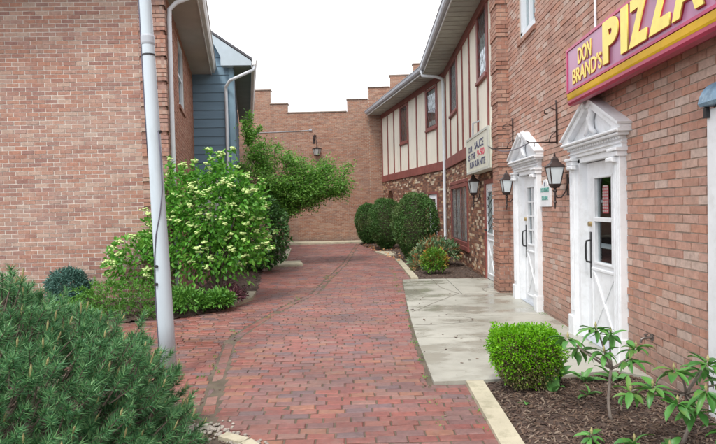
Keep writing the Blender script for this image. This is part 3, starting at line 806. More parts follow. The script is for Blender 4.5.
build(s, 'gold_cove', 'sign_gold', sg)
XD, UP, NR = (0, -1, 0), (0, 0, 1), (-1, 0, 0)
def signtext(t, y0, y1, z0, z1, nm, bold):
    e_ = .004 if len(t) > 1 else .010
    text_mesh(t, z1-z0, y0-y1, (WX-.243, y0, z0), XD, UP, NR, nm, 'sign_red', sg, e_, bold)
    text_mesh(t, z1-z0, y0-y1, (WX-.243-e_-.0005, y0-.003, z0+.007), XD, UP, NR, nm, 'sign_yellow', sg, e_, bold-.005)
signtext('DON', 5.70, 5.36, 2.885, 3.045, 'lettering', .03)
signtext("BRAND'S", 5.85, 5.12, 2.715, 2.868, 'lettering', .022)
for ch, a, b in (('P', 5.06, 4.77), ('I', 4.70, 4.60), ('Z', 4.555, 4.27), ('Z', 4.235, 3.95), ('A', 3.915, 3.565)):
    signtext(ch, a+.01, b-.01, 2.715, 3.085, 'letter', .055)

# conduit feeding the sign
cd = MB(); cd.tube([RW(5.80, .03, 4.9), RW(5.80, .03, 3.36), RW(5.80, .03, 3.26), RW(5.74, .05, 3.20), RW(5.70, .08, 3.12)], .014, 8)
tag(build(cd, 'conduit', 'white_metal', smooth=True), 'thin grey conduit running down the brick wall into the pizza sign', 'pipe')

# ------------------------------------------------------------------ lanterns
def lantern(fr, zc, s, label, out=.19, scroll=True):
    """fr: wall frame at the lantern; zc: height of the lantern body's middle; s: size factor"""
    base = fr(0, out, zc-.3*s)
    t = thing('wall_lantern', base, label, 'lamp', 'wall lanterns on the buildings')
    c = fr(0, out, zc)
    a0 = math.atan2(fr.n.y, fr.n.x)+math.pi/4
    def sq(zs): return [(r*s*math.sqrt(2)/2*1.0, z*s) for r, z in zs]
    m = MB(); m.lathe(c, sq([(.23,.115),(.235,.13),(.16,.17),(.10,.20),(.085,.23),(.09,.235),(.05,.27),(.02,.285),(.028,.30),(.01,.33)]), 4, rot=a0)
    build(m, 'cap', 'iron', t)
    m = MB(); m.lathe(c, sq([(.125,-.135),(.205,.115)]), 4, rot=a0); build(m, 'lamp_glass', 'frost', t)
    m = MB()
    for k in range(4):
        q = a0+k*math.pi/2; r0, r1 = .125*s*.7071, .205*s*.7071
        m.tube([c+Vector((math.cos(q)*r0, math.sin(q)*r0, -.135*s)), c+Vector((math.cos(q)*r1, math.sin(q)*r1, .115*s))], .009*s, 6)
    m.lathe(c, sq([(.09,-.185),(.12,-.16),(.145,-.14),(.145,-.125)]), 4, rot=a0)
    m.lathe(c, sq([(.03,-.25),(.045,-.23),(.02,-.20),(.06,-.18)]), 8)
    build(m, 'frame', 'iron', t)
    m = MB()
    m.tube([c-Vector((0,0,.22*s)), c-Vector((0,0,.28*s)), fr(0, out*.85, zc-.33*s), fr(0, out*.55, zc-.33*s), fr(0, out*.25, zc-.24*s), fr(0, out*.10, zc-.14*s), fr(0, .0, zc-.10*s)], .011*s, 8)
    m.tube([c-Vector((0,0,.20*s)), c-Vector((0,0,.46*s)), c-Vector((0,0,.50*s))], [.022*s, .012*s, .004], 8)
    m.lathe(c-Vector((0,0,.40*s)), [(.010,-.02),(.024*s,0),(.010,.02)], 8)
    m.bevbox(fr, -.035*s, .035*s, 0, .02, zc-.30*s, zc+.02*s, .006)
    build(m, 'bracket', 'iron', t)
    return t
lantern(RW.at(6.70), 1.84, .80, 'black lantern on the brick wall between the two white pedimented doors', .165)
lantern(RW.at(9.14), 1.81, .78, 'black lantern between the brick pilaster and the farther pedimented door', .15)
lantern(RW.at(12.05), 1.90, .95, 'black lantern by the maroon framed door under the cream letter board', .15)
def sign_bracket(u, z0, z1, label):
    b = MB()
    b.tube([RW(u, .02, z0-.02), RW(u, .02, z1+.03), RW(u, .03, z1+.07)], .011, 8)
    b.tube([RW(u, .02, z1-.06), RW(u, .10, z1-.02), RW(u, .17, z1-.05), RW(u, .17, z1-.09), RW(u, .13, z1-.10)], .007, 6)
    b.tube([RW(u, .02, z0), RW(u, .36, z0), RW(u, .40, z0+.03)], .009, 8)
    b.tube([RW(u, .02, z0+.14), RW(u, .09, z0+.08), RW(u, .12, z0)], .007, 6)
    b.tube([RW(u, .30, z0), RW(u, .30, z0-.05)], .005, 6)
    tag(build(b, 'hanging_bracket', 'iron', smooth=True), label, 'bracket', 'empty iron brackets on the brick wall')
sign_bracket(7.05, 2.27, 2.72, 'empty iron sign bracket above the lantern between the white doors')
sign_bracket(9.2, 2.42, 2.84, 'empty iron sign bracket between the pilaster and the farther white door')
cb2 = MB(); A_ = Vector((WX-.36, 7.05, 2.27)); B_ = Vector((WX-.26, 9.98, 2.55))
cb2.tube([A_.lerp(B_, i/10)-Vector((0,0,.10*math.sin(math.pi*i/10))) for i in range(11)], .006, 6)
tag(build(cb2, 'wire', 'cable'), 'thin dark wire sagging from an iron bracket to the cream letter board', 'wire')

# plaque
pq = thing('wall_plaque', RW(7.6,.02,1.48), 'white shaped wall plaque with green lettering beside the near lantern', 'sign')
m = MB(); a, b = 7.30, 7.72; c_ = (a+b)/2
m.prism_uz(RW, [(a,1.47),(b,1.47),(b,1.72),(b-.05,1.745),(c_+.11,1.76),(c_+.07,1.81),(c_,1.83),(c_-.07,1.81),(c_-.11,1.76),(a+.05,1.745),(a,1.72)], .012, .035)
build(m, 'board', 'white_paint', pq)
text_mesh("DON BRAND'S", .062, .34, (WX-.035, b-.04, 1.66), XD, UP, NR, 'lettering', 'letter_green', pq, .004, .02)
text_mesh("DELI BAR", .055, .26, (WX-.035, b-.08, 1.555), XD, UP, NR, 'lettering', 'letter_green', pq, .004, .02)
m = MB(); m.tube([RW(c_, .034, 1.775), RW(c_, .04, 1.775)], .014, 8); m.prism_uz(RW, [(c_-.018,1.74),(c_+.018,1.74),(c_,1.78)], .034, .039); build(m, 'emblem', 'letter_dark', pq)

# hose bib
m = MB(); m.tube([RW(4.74,.0,.36), RW(4.74,.05,.36), RW(4.74,.085,.355)], .010, 10); m.tube([RW(4.74,.08,.357), RW(4.74,.10,.345), RW(4.74,.105,.32)], .011, 10)
m.tube([RW(4.74,.0,.36), RW(4.74,.012,.36)], .032, 14); m.tube([RW(4.74,.06,.36), RW(4.74,.06,.385)], .005, 8)
m.tube([RW(4.74,.06,.385), RW(4.74,.062,.392)], .018, 12)
tag(build(m, 'hose_tap', 'tap_metal', smooth=False), 'small metal garden tap sticking out low on the brick wall', 'tap')

# ================================================================== HALF-TIMBERED BUILDING
ht = thing('half_timbered_building', (3.5,17,0), 'cream and maroon half timbered building over mottled brown brick at the far right', 'building')
AX, AY, AL = -.2244991, .9744743, 8.107
RA = Fr(WX+.03, 17.3, AX, AY, -AY, AX)               # far wall, turned towards the path
ZB0, ZB1, ZS = 2.66, 2.92, 5.62                      # band bottom, band top, soffit
BD3 = 11.03
opsB = [(BD3-.50, BD3+.50, 0, 2.02), (13.55, 16.35, .50, 2.08)]
m = MB(); brickwall(m, RW, 9.95, 17.3, -.02, ZB0, opsB, depth=.006, jit=.005)
build(m, 'brick_wall', ['brick_clinker', 'mortar_dark'], ht)
opsA = [(.88, 1.82, 0, 2.0), (4.15, 5.05, 1.02, 1.93), (6.35, 7.30, 0, 2.25)]
m = MB(); brickwall(m, RA, 0, AL, -.02, ZB0, opsA, depth=.006, jit=.005)
build(m, 'brick_wall', ['brick_clinker', 'mortar_dark'], ht)
winsB = [(14.98, 16.20, 4.08, 5.50), (11.12, 12.10, 4.12, 5.62)]
winsA = [(.88, 1.90, 4.08, 5.42), (4.10, 5.10, 4.0, 5.44)]
def plaster(fr, u0, u1, wins, name='stucco'):
    m = MB()
    us = sorted({u0, u1}|{v for q in wins for v in q[:2]}); zs = sorted({ZB0, ZS+.35}|{v for q in wins for v in q[2:]})
    for i in range(len(us)-1):
        for j in range(len(zs)-1):
            uc, zc = (us[i]+us[i+1])/2, (zs[j]+zs[j+1])/2
            if any(a < uc < b and c < zc < d for a, b, c, d in wins): continue
            m.box(fr, us[i], us[i+1], -.2, .0, zs[j], zs[j+1])
    build(m, name, 'cream', ht)
plaster(RW, 9.952, 17.3, winsB); plaster(RA, 0, AL, winsA)
for fr, u0, u1 in ((RW, 9.955, 17.295), (RA, .005, AL-.005)):
    m = MB(); m.bevbox(fr, u0, u1, -.01, .05, ZB0-.02, ZB1, .008); build(m, 'beam', 'maroon', ht)
    m = MB(); m.bevbox(fr, u0, u1, -.01, .045, ZS-.16, ZS+.03, .008); build(m, 'top_beam', 'maroon', ht)
def board(fr, u, z0=ZB1, z1=ZS-.162, w_=.10):
    m = MB(); m.bevbox(fr, u-w_/2, u+w_/2, -.01, .028, z0+.002, z1-.002, .005); build(m, 'timber', 'maroon', ht)
for u in (16.25, 14.95, 14.12, 13.12, 12.14, 11.08, 17.2, 10.3): board(RW, u)
for u in (8.05, 7.07, 6.08, 5.14, 4.06, 3.0, 1.94, .84): board(RA, u)
def lattice_window(fr, a, b, c, d, fw=.07, curtain=None, lower=False):
    m = MB()
    for q in ((a, b, d-fw, d), (a, b, c, c+fw), (a, a+fw, c+fw, d-fw), (b-fw, b, c+fw, d-fw)): m.bevbox(fr, q[0], q[1], -.14, .032, q[2], q[3], .005)
    if not lower: m.bevbox(fr, a-.03, b+.03, -.02, .07, c-.07, c-.002, .008)
    wo_ = build(m, 'window', 'maroon', ht)
    g_ = MB(); g_.box(fr, a+fw, b-fw, -.002, .002, c+fw, d-fw); build(g_, 'pane', 'glass', wo_)
    l = MB(); w_, h_ = b-a-2*fw, d-c-2*fw; st = .19; k = 0
    x0, z0 = a+fw, c+fw
    for sgn in (1, -1):                                # diagonal leads
        kk = -int((h_*.62+w_)/st)-1
        while kk < (w_+h_)/st+1:
            pts_ = []
            xs_ = kk*st
            # line: x = xs_ + sgn*z*.62
            cand = []
            for z_ in (0, h_):
                x_ = xs_+sgn*z_*.62
                if 0 <= x_ <= w_: cand.append((x_, z_))
            for x_ in (0, w_):
                z_ = (x_-xs_)/(sgn*.62)
                if 0 < z_ < h_: cand.append((x_, z_))
            if len(cand) >= 2:
                (xa, za), (xb, zb) = cand[0], cand[1]
                l.prism_uz(fr, [(x0+xa-.008, z0+za), (x0+xa+.008, z0+za), (x0+xb+.008, z0+zb), (x0+xb-.008, z0+zb)], .002, .0045)
            kk += 1
    build(l, 'lattice', 'lead', wo_)
    r_ = MB(); r_.box(fr, a, b, -.62, -.6, c, d); r_.box(fr, a, b, -.6, -.2, c-.02, c); build(r_, 'dark_room', 'dark_room', wo_)
    if curtain:
        for ca, cb_, cz0, cz1 in curtain:
            q = MB()
            pts2 = []
            n_ = int((cb_-ca)/.03)
            for i in range(n_):
                u_ = ca+i*.03; q.box(fr, u_, u_+.03, -.05, -.03+.012*math.sin(i*1.9), cz0, cz1)
            build(q, 'curtain', 'curtain', wo_)
    return wo_
lattice_window(RW, *winsB[0], curtain=[(15.1,16.1,4.2,5.4)]); lattice_window(RW, *winsB[1], curtain=[(11.2,12.0,4.2,5.0)])
lattice_window(RA, *winsA[0], curtain=[(.97,1.8,4.2,4.35),(.97,1.8,4.75,5.35)]); lattice_window(RA, *winsA[1])
lattice_window(RW, 13.55, 16.35, .50, 2.08, .10, [(13.66,14.3,.62,1.97),(15.0,15.5,.62,1.97),(15.9,16.24,.62,1.97)], lower=True)
m = MB(); m.bevbox(RW, 13.48, 16.42, -.02, .05, .38, .498, .01); build(m, 'window_sill', 'maroon', ht)
m = MB(); m.bevbox(RW, 13.5, 16.4, -.02, .04, 2.084, 2.18, .01); build(m, 'window_head', 'maroon', ht)
m = MB(); m.box(RW, 14.66, 14.70, -.05, .012, .62, 1.96); build(m, 'mullion', 'maroon', ht)
lattice_window(RA, 4.15, 5.05, 1.02, 1.93, .07, lower=True)
m = MB()                                              # arched doorway at the far end: dark recess with brick head
ar = [(6.35, 0), (7.30, 0), (7.30, 1.78)]+[(6.825+.475*math.cos(t), 1.78+.45*math.sin(t)) for t in [math.pi*i/10 for i in range(1, 10)]]+[(6.35, 1.78)]
m.prism_uz(RA, ar, -.9, -.6); build(m, 'archway', 'dark_room', ht)
m = MB()
for sg_ in (-1, 1):
    ctr = 6.825
    for i in range(6):
        t0, t1 = math.pi/2*(i/6), math.pi/2*((i+1)/6)
        q = [(ctr+sg_*.475*math.cos(t0), 1.78+.45*math.sin(t0)), (ctr+sg_*.475*math.cos(t1), 1.78+.45*math.sin(t1)), (ctr+sg_*.475*math.cos(t1), 2.26), (ctr+sg_*.475*math.cos(t0), 2.26)]
        m.prism_uz(RA, q if sg_ > 0 else q[::-1], -.2, .004)
build(m, 'arch_spandrel', 'brick_clinker', ht)
def side_door(fr, uc, h, lattice):
    m = MB(); w_ = .50
    for q in ((uc-w_, uc-w_+.09, 0, h), (uc+w_-.09, uc+w_, 0, h), (uc-w_+.09, uc+w_-.09, h-.09, h)): m.bevbox(fr, q[0], q[1], -.1, .035, q[2], q[3], .006)
    build(m, 'door_frame', 'maroon', ht)
    fo = fr; fr = fr.at(0, .035)
    m = MB(); m.box(fr, uc-.41, uc+.41, -.07, -.03, .03, h-.09)
    d_ = build(m, 'door', 'white_paint', ht)
    g2 = MB(); g2.box(fr, uc-.24, uc+.24, -.03, -.022, .95, h-.25); build(g2, 'pane', 'glass', d_)
    g2 = MB(); g2.box(fr, uc-.24, uc+.24, -.029, -.026, .95, h-.25); build(g2, 'dark_glass', 'frost' if lattice else 'dark_room', d_)
    g3 = MB()
    for q in ((uc-.28, uc+.28, .91, .95), (uc-.28, uc+.28, h-.25, h-.21), (uc-.28, uc-.24, .95, h-.25), (uc+.24, uc+.28, .95, h-.25)): g3.bevbox(fr, q[0], q[1], -.031, -.008, q[2], q[3], .004)
    for z0_, z1_ in ((.15, .80),):
        for q in ((uc-.28, uc+.28, z0_-.03, z0_), (uc-.28, uc+.28, z1_, z1_+.03), (uc-.28, uc-.25, z0_, z1_), (uc+.25, uc+.28, z0_, z1_)): g3.bevbox(fr, q[0], q[1], -.031, -.014, q[2], q[3], .004)
        g3.tube([fr(uc-.25, -.03, z0_), fr(uc+.25, -.03, z1_)], .015, 4); g3.tube([fr(uc+.25, -.03, z0_), fr(uc-.25, -.03, z1_)], .015, 4)
    build(g3, 'panel_trim', 'white_paint', d_)
    if lattice:
        l = MB()
        for z_ in np.arange(.97, h-.3, .16):
            l.tube([fr(uc-.24, -.02, z_), fr(uc+.24, -.02, z_+.22)], .006, 4); l.tube([fr(uc+.24, -.02, z_), fr(uc-.24, -.02, z_+.22)], .006, 4)
        build(l, 'lattice', 'lead', d_)
    k_ = MB(); k_.bevbox(fr, uc+.31, uc+.37, -.03, -.02, .92, 1.12, .003); k_.tube([fr(uc+.34, -.03, 1.0), fr(uc+.34, .03, 1.0)], .022, 10); build(k_, 'handle', 'black', d_)
side_door(RW, BD3, 2.02, True); side_door(RA, 1.35, 2.0, False)
# eaves: soffit, fascia/gutter, roof
OV = .66
SB = Fr(WX, 0, 0, 1, -1, 0)
def mitre(n_):   # point where the two eave lines at offset n_ meet
    # RW line x = WX-n_ ; RA line
    o = RA(0, n_, 0); t = ((WX-n_)-o.x)/RA.u.x; return o.y+RA.u.y*t, t
def eave_piece(prof, name, mat, split=True):
    m = MB()
    k = len(prof)
    rings = []
    rings.append([Vector((WX-n_, 9.6, z)) for n_, z in prof])
    rings.append([Vector((WX-n_, mitre(n_)[0], z)) for n_, z in prof])
    rings.append([RA(AL, n_, z) for n_, z in prof])
    V = [v for r_ in rings for v in r_]
    fs = [tuple(range(k)), tuple(range(2*k, 3*k))[::-1]]
    for s_ in range(2):
        for i in range(k):
            j = (i+1) % k; fs.append((s_*k+i, s_*k+k+i, s_*k+k+j, s_*k+j))
    m.add(V, fs); return build(m, name, mat, ht)
eave_piece([(-.05, ZS+.03), (OV-.02, ZS+.03), (OV-.02, ZS+.05), (-.05, ZS+.05)], 'soffit', 'soffit')
m = MB()                                               # soffit panel ribs
for u in np.arange(9.7, 17.2, .30): m.box(RW, u, u+.012, .05, OV-.03, ZS+.016, ZS+.032)
for u in np.arange(.25, AL, .30): m.box(RA, u, u+.012, .05, OV-.03, ZS+.016, ZS+.032)
build(m, 'soffit_ribs', 'soffit_tan', ht)
eave_piece([(OV-.02, ZS-.01), (OV, ZS-.01), (OV, ZS+.20), (OV-.02, ZS+.20)], 'fascia', 'pale_fascia')
gt = [(OV+.002, ZS+.05), (OV+.07, ZS+.05), (OV+.10, ZS+.09), (OV+.115, ZS+.17), (OV+.13, ZS+.175), (OV+.13, ZS+.185), (OV+.10, ZS+.185), (OV+.085, ZS+.10), (OV+.06, ZS+.07), (OV+.002, ZS+.07)]
eave_piece(gt, 'gutter', 'grey_fascia')
eave_piece([(OV+.03, ZS+.205), (OV+.03, ZS+.235), (-3.2, ZS+2.0), (-3.2, ZS+.205)], 'roof', 'shingle')
m = MB(); my, mt = mitre(.05)
m.tube([Vector((WX-OV-.06, mitre(OV)[0]-.05, ZS+.06)), Vector((WX-OV-.04, mitre(OV)[0]-.05, ZS-.10)), Vector((WX-.30, 17.15, ZS-.18)), Vector((WX-.12, 17.22, ZS-.22)), Vector((WX-.085, 17.2, ZS-.36)), Vector((WX-.085, 17.2, .15)), Vector((WX-.20, 17.18, .06))], .047, 10)
build(m, 'downspout', 'white_metal', ht, smooth=True)
m = MB(); m.box(RW, 9.95, 17.5, -3.2, -3.0, 0, 7); build(m, 'rear_wall', 'mortar_mid', ht)

# letter board above the maroon door
mq = thing('letter_board', (2.2,11.05,2.16), 'cream lit letter board with dark and red letters above the maroon framed door', 'sign')
m = MB(); m.bevbox(RW, 9.97, 12.2, .03, .25, 2.17, 2.91, .03); build(m, 'cabinet', 'marquee', mq)
m = MB()
for q in ((9.968,12.2,2.87,2.915),(9.968,12.2,2.165,2.21),(9.966,10.01,2.21,2.87),(12.16,12.205,2.21,2.87)): m.box(RW, q[0], q[1], .235, .262, q[2], q[3])
build(m, 'trim', 'marquee_edge', mq)
def mt_(t, y0, y1, z0, z1, mat): text_mesh(t, z1-z0, y0-y1, (WX-.251, y0, z0), XD, UP, NR, 'lettering', mat, mq, .003, .02)
mt_('OUR', 11.98, 11.55, 2.60, 2.73, 'letter_dark'); mt_('SAUCE', 11.3, 10.42, 2.62, 2.77, 'letter_dark')
mt_('IS', 12.05, 11.82, 2.44, 2.565, 'letter_dark'); mt_('THE', 11.7, 11.22, 2.445, 2.57, 'letter_dark'); mt_('9-90', 11.05, 10.35, 2.45, 2.585, 'letter_red')
mt_('RUN SUN NITE', 11.85, 10.28, 2.275, 2.405, 'letter_dark')
m = MB(); m.tube([RW(12.0,.15,2.9), RW(12.0,.15,3.25), RW(12.0,.0,3.3)], .02, 8); build(m, 'mount_pipe', 'grey_fascia', mq)

# ================================================================== BACK WALL (stepped parapet)
bw = thing('parapet_wall', (-2.5,25.3,0), 'orange brown brick wall with a stepped parapet closing the end of the courtyard', 'wall')
FB = Fr(0, 25.2, 1, 0, 0, -1)
STEPS = [(-9, -5.9, 7.3), (-5.9, -4.42, 6.87), (-4.42, -3.66, 6.24), (-3.66, -.98, 5.83), (-.98, -.02, 6.36), (-.02, .97, 6.87), (.97, 2.0, 7.38), (2.0, 3.2, 7.86), (3.2, 5.5, 8.3)]
m = MB()
for i, (a, b, h) in enumerate(STEPS):
    brickwall(m, FB, a, b, -.02, h, depth=.005, jit=.003, mort=.009, thick=.3)
build(m, 'wall', ['brick_back', 'mortar_mid'], bw)
m = MB()
for i, (a, b, h) in enumerate(STEPS): m.bevbox(FB, a-.03, b+.03-(.05 if i+1 < len(STEPS) and STEPS[i+1][2] > h else 0), -.34, .04, h+.002, h+.055, .01)
build(m, 'coping', 'mortar_dark', bw)
m = MB(); m.tube([FB(-5.6, .02, 4.98), FB(-3.2, .02, 5.02), FB(-2.66, .03, 5.05)], .012, 6); m.box(FB, -2.70, -2.58, .008, .06, 5.03, 5.09)
tag(build(m, 'wall_conduit', 'grey_fascia'), 'pale electric conduit along the far brick wall above the lantern', 'pipe')
BLN = FB.at(-2.35)
t = thing('wall_lantern', BLN(0,.3,4.0), 'rusty lantern hanging from a scrolled arm on the far brick wall', 'lamp', 'wall lanterns on the buildings')
c = BLN(0, .35, 3.98)
c = BLN(0, .28, 4.15)
m = MB(); m.lathe(c, [(.21,.02),(.22,.04),(.11,.08),(.025,.11)], 6); build(m, 'cap', 'iron', t)
m = MB(); m.lathe(c, [(.12,-.24),(.195,.015)], 6); build(m, 'lamp_glass', 'soffit_tan', t)
m = MB(); m.lathe(c, [(.04,-.29),(.13,-.265),(.13,-.24)], 6)
for k in range(6): m.tube([c+Vector((  .12*math.cos(k*1.047), .12*math.sin(k*1.047), -.24)), c+Vector((.195*math.cos(k*1.047), .195*math.sin(k*1.047), .015))], .010, 5)
build(m, 'frame', 'iron', t)
m = MB(); m.tube([c+Vector((0,0,.10)), c+Vector((0,0,.32)), BLN(-.04,.22,4.60), BLN(-.10,.12,4.68), BLN(-.15,.02,4.60)], .018, 8)
m.tube([BLN(-.15,.02,4.48), BLN(-.15,.03,4.75), BLN(-.10,.06,4.84), BLN(-.04,.06,4.80), BLN(-.07,.05,4.74)], .022, 8); m.box(BLN, -.19, -.11, .0, .02, 4.45, 4.82)
build(m, 'bracket', 'iron', t)

# ================================================================== LEFT BRICK BUILDING
th_ = math.radians(13.5); UL = (-math.sin(th_), math.cos(th_)); NL = (math.cos(th_), math.sin(th_))
CL = (-3.31, 9.1)
LS = Fr(CL[0], CL[1], UL[0], UL[1], NL[0], NL[1])       # side wall, receding
a_ = math.radians(3.2)
LF = Fr(CL[0], CL[1], -math.cos(a_), -math.sin(a_), math.sin(a_), -math.cos(a_))   # front wall, u runs left
lb = thing('brick_building', (-5.5,10,0), 'weathered red brown brick building on the left with a plain front wall and quoined corner', 'building')
EZ = 5.19
m = MB(); brickwall(m, LF, .40, 6.5, -.02, 6.6, depth=.006, jit=.003, mort=.0120); build(m, 'front_wall', ['brick_left', 'mortar_light'], lb)
m = MB(); brickwall(m, LS, .22, 6.3, -.02, EZ+.3, [(2.25, 3.42, 3.62, 5.06)], depth=.006, jit=.003); build(m, 'side_wall', ['brick_side', 'mortar_mid'], lb)
m = MB(); z = -.02; k = 0
cu = MB()
while z < 6.6:                                           # quoins: five courses proud, one course set back
    prd = .028 if k % 6 != 5 else -.008
    zt = z+BH
    for fr, e in ((LF, .40), (LS, .22)):
        if prd < 0: cuts = [0, e]
        else: cuts = [-prd, (e*.5 if k % 2 else e*.28), e]
        for c0, c1 in zip(cuts, cuts[1:]):
            m.box(fr, c0+(.003 if c0 > 0 else 0), c1-.003, -.05, prd+random.uniform(-.001, .001), z+.004, zt-.004, 0)
    z = zt; k += 1
m.prism_xy([tuple(LF(.40,-.012,0).xy), tuple(LF(.02,-.012,0).xy), tuple(LS(.02,-.012,0).xy), tuple(LS(.22,-.012,0).xy), tuple(LS(.22,-.3,0).xy), tuple(LF(.40,-.3,0).xy)], -.02, 6.58, 1)
build(m, 'quoins', ['brick_left', 'mortar_light'], lb)
m = MB()
for q in ((2.25,2.33,3.68,5.06),(3.34,3.42,3.68,5.06),(2.33,3.34,3.68,3.76),(2.33,3.34,4.98,5.06)): m.bevbox(LS, q[0], q[1], -.1, -.01, q[2], q[3], .004)
m.box(LS, 2.33, 3.34, -.08, -.03, 4.34, 4.40)
wo_ = build(m, 'window', 'white_metal', lb)
m = MB(); m.box(LS, 2.33, 3.34, -.07, -.065, 3.76, 4.98); build(m, 'pane', 'glass', wo_)
m = MB(); m.box(LS, 2.25, 3.42, -.2, -.19, 3.68, 5.06); build(m, 'blind', 'curtain', wo_)
m = MB()
for i in range(12): m.box(LS, 2.2+i*.105, 2.30+i*.105, -.1, .04, 3.60, 3.675)
build(m, 'window_sill', 'brick_pilaster', lb)
OVL = .52
m = MB(); m.box(LS, -.35, 6.3, .0, OVL-.02, EZ, EZ+.02); build(m, 'soffit', 'soffit_tan', lb)
m = MB(); m.box(LS, -.35, 6.3, OVL-.02, OVL, EZ-.02, EZ+.20); m.box(LS, 6.3, 6.32, -.1, OVL, EZ-.02, EZ+.30)
build(m, 'fascia', 'pale_fascia', lb)
m = MB(); m.prism_nz(LS, [(OVL+.002,EZ+.04),(OVL+.07,EZ+.04),(OVL+.10,EZ+.09),(OVL+.115,EZ+.16),(OVL+.13,EZ+.165),(OVL+.13,EZ+.178),(OVL+.10,EZ+.178),(OVL+.085,EZ+.09),(OVL+.06,EZ+.055),(OVL+.002,EZ+.055)], -.37, 6.35)
build(m, 'gutter', 'pale_fascia', lb)
m = MB(); m.prism_nz(LS, [(OVL+.02,EZ+.205),(OVL+.02,EZ+.235),(-3.0,EZ+1.9),(-6.2,EZ+.2)], -.37, 6.34); build(m, 'roof', 'shingle', lb)
m = MB(); dn = LS
m.tube([dn(.14, OVL+.05, EZ+.05), dn(.14, OVL+.03, EZ-.07), dn(.15, .20, EZ-.22), dn(.16, .085, EZ-.33), dn(.16, .075, EZ-.5), dn(.16, .075, .25), dn(.16, .16, .12)], .038, 8)
build(m, 'downspout', 'white_metal', lb, smooth=True)
m = MB(); m.box(LF, 6.3, 6.5, -6, -.2, 0, 6.2); build(m, 'rear_wall', 'mortar_mid', lb)

# ================================================================== BLUE HOUSE
bh = thing('blue_house', (-4.6,16,0), 'slate blue clapboard house with white gable trim behind the left brick building', 'house')
th2 = math.radians(12.4); UB = (-math.sin(th2), math.cos(th2)); NB = (math.cos(th2), math.sin(th2))
CB = (-3.66, 15.12)
BS = Fr(CB[0], CB[1], UB[0], UB[1], NB[0], NB[1])
BF = Fr(CB[0], CB[1], -math.cos(a_), -math.sin(a_), math.sin(a_), -math.cos(a_))      # u runs left
BE = 5.33
SL = .70
def gab(u): return BE+.30+SL*min(u, 2.6-0) if u <= 2.6 else BE+.30+SL*(5.2-u)
def siding(fr, u0, u1, z0, z1, gable=False):
    m = MB(); z = z0; e = .235
    while z < z1:
        zt = z+e
        if gable:
            # clip each board under the rake
            zc = z+e*.3
            if zc > gab(u0): lo = max(u0, (zc-BE-.30)/SL); hi = min(u1, 5.2-(zc-BE-.30)/SL)
            else: lo, hi = u0, u1
            if hi <= lo: break
        else: lo, hi = u0, u1
        m.prism_nz(fr, [(-.02, z), (.022, z), (.022, z+.012), (.004, zt), (-.02, zt)], lo, hi)
        z = zt
    return m
m = siding(BF, .10, 5.2, 0, 7.5, True); build(m, 'clapboard', 'siding', bh)
m = siding(BS, .10, 9.2, 0, BE, False); build(m, 'clapboard', 'siding', bh)
m = MB(); m.bevbox(BF, -.02, .10, -.05, .032, 0, BE+.2, .004); m.bevbox(BS, -.02, .10, -.05, .032, 0, BE, .004); build(m, 'corner_board', 'siding_trim', bh)
m = MB(); m.box(BF, .0, 5.2, -.3, -.02, 0, BE+.2); m.box(BS, .05, 9.2, -.3, -.02, 0, BE); build(m, 'wall_core', 'siding', bh)
# side window on the front, low down behind the shrub
m = MB()
for q in ((.35,.45,1.0,2.35),(1.25,1.35,1.0,2.35),(.45,1.25,1.0,1.1),(.45,1.25,2.25,2.35),(.45,1.25,1.63,1.70)): m.bevbox(BF, q[0], q[1], .0, .06, q[2], q[3], .005)
wo_ = build(m, 'window', 'white_paint', bh)
m = MB(); m.box(BF, .45, 1.25, .024, .03, 1.1, 2.25); build(m, 'pane', 'frost', wo_)
OB = .52
m = MB(); m.box(BS, -.30, 9.3, .035, OB-.02, BE, BE+.02); build(m, 'soffit', 'soffit_green', bh)
m = MB(); m.box(BS, -.30, 9.3, OB-.02, OB, BE-.03, BE+.20); build(m, 'fascia', 'pale_fascia', bh)
m = MB(); m.prism_nz(BS, [(OB+.002,BE+.03),(OB+.07,BE+.03),(OB+.10,BE+.08),(OB+.115,BE+.16),(OB+.13,BE+.17),(OB+.10,BE+.17),(OB+.085,BE+.08),(OB+.002,BE+.05)], -.32, 9.3); build(m, 'gutter', 'pale_fascia', bh)
m = MB()                                                  # rake board and boxed return on the gable
BFr = BF.at(0, .30)
m.prism_uz(BFr, [(-OB-.03, BE+.02), (-OB-.03, BE+.14), (2.6, BE+.14+SL*(2.6+OB)), (2.6, BE-.04+SL*(2.6+OB)), (.45, BE-.04+SL*(.45+OB)), (.25, BE+.26), (.25, BE+.02)], -.03, .0)
m.prism_uz(BFr, [(2.6, BE+.14+SL*(2.6+OB)), (5.75, BE+.14), (5.75, BE-.04), (2.6, BE-.04+SL*(2.6+OB))], -.03, .0)
m.box(BF, -OB+.0, .25, .033, .27, BE+.02, BE+.05)
build(m, 'rake_board', 'rake_blue', bh)
m = MB()
m.add([BF(-OB-.06, .32, BE+.145), BF(2.6, .32, BE+.145+SL*(2.6+OB)), BS(9.3, -2.6, BE+.145+SL*(2.6+OB)), BS(9.3, OB+.03, BE+.145),
       BF(-OB-.06, .32, BE+.21), BF(2.6, .32, BE+.21+SL*(2.6+OB)), BS(9.3, -2.6, BE+.21+SL*(2.6+OB)), BS(9.3, OB+.03, BE+.21)], [(0,1,2,3),(4,7,6,5),(0,4,5,1),(1,5,6,2),(2,6,7,3),(3,7,4,0)])
build(m, 'roof', 'shingle', bh)
m = MB(); m.tube([BS(-.27, OB+.05, BE+.02), BS(-.27, OB+.02, BE-.08), BF(.02, .30, BE-.38), BF(.17, .085, BE-.50), BF(.17, .075, BE-.65), BF(.17, .075, .3), BF(.17,.2,.1)], .043, 8)
build(m, 'downspout', 'white_metal', bh, smooth=True)
m = MB(); m.box(BS, 2.0, 2.9, -.01, .05, .9, 2.3); build(m, 'side_window', 'white_paint', bh)
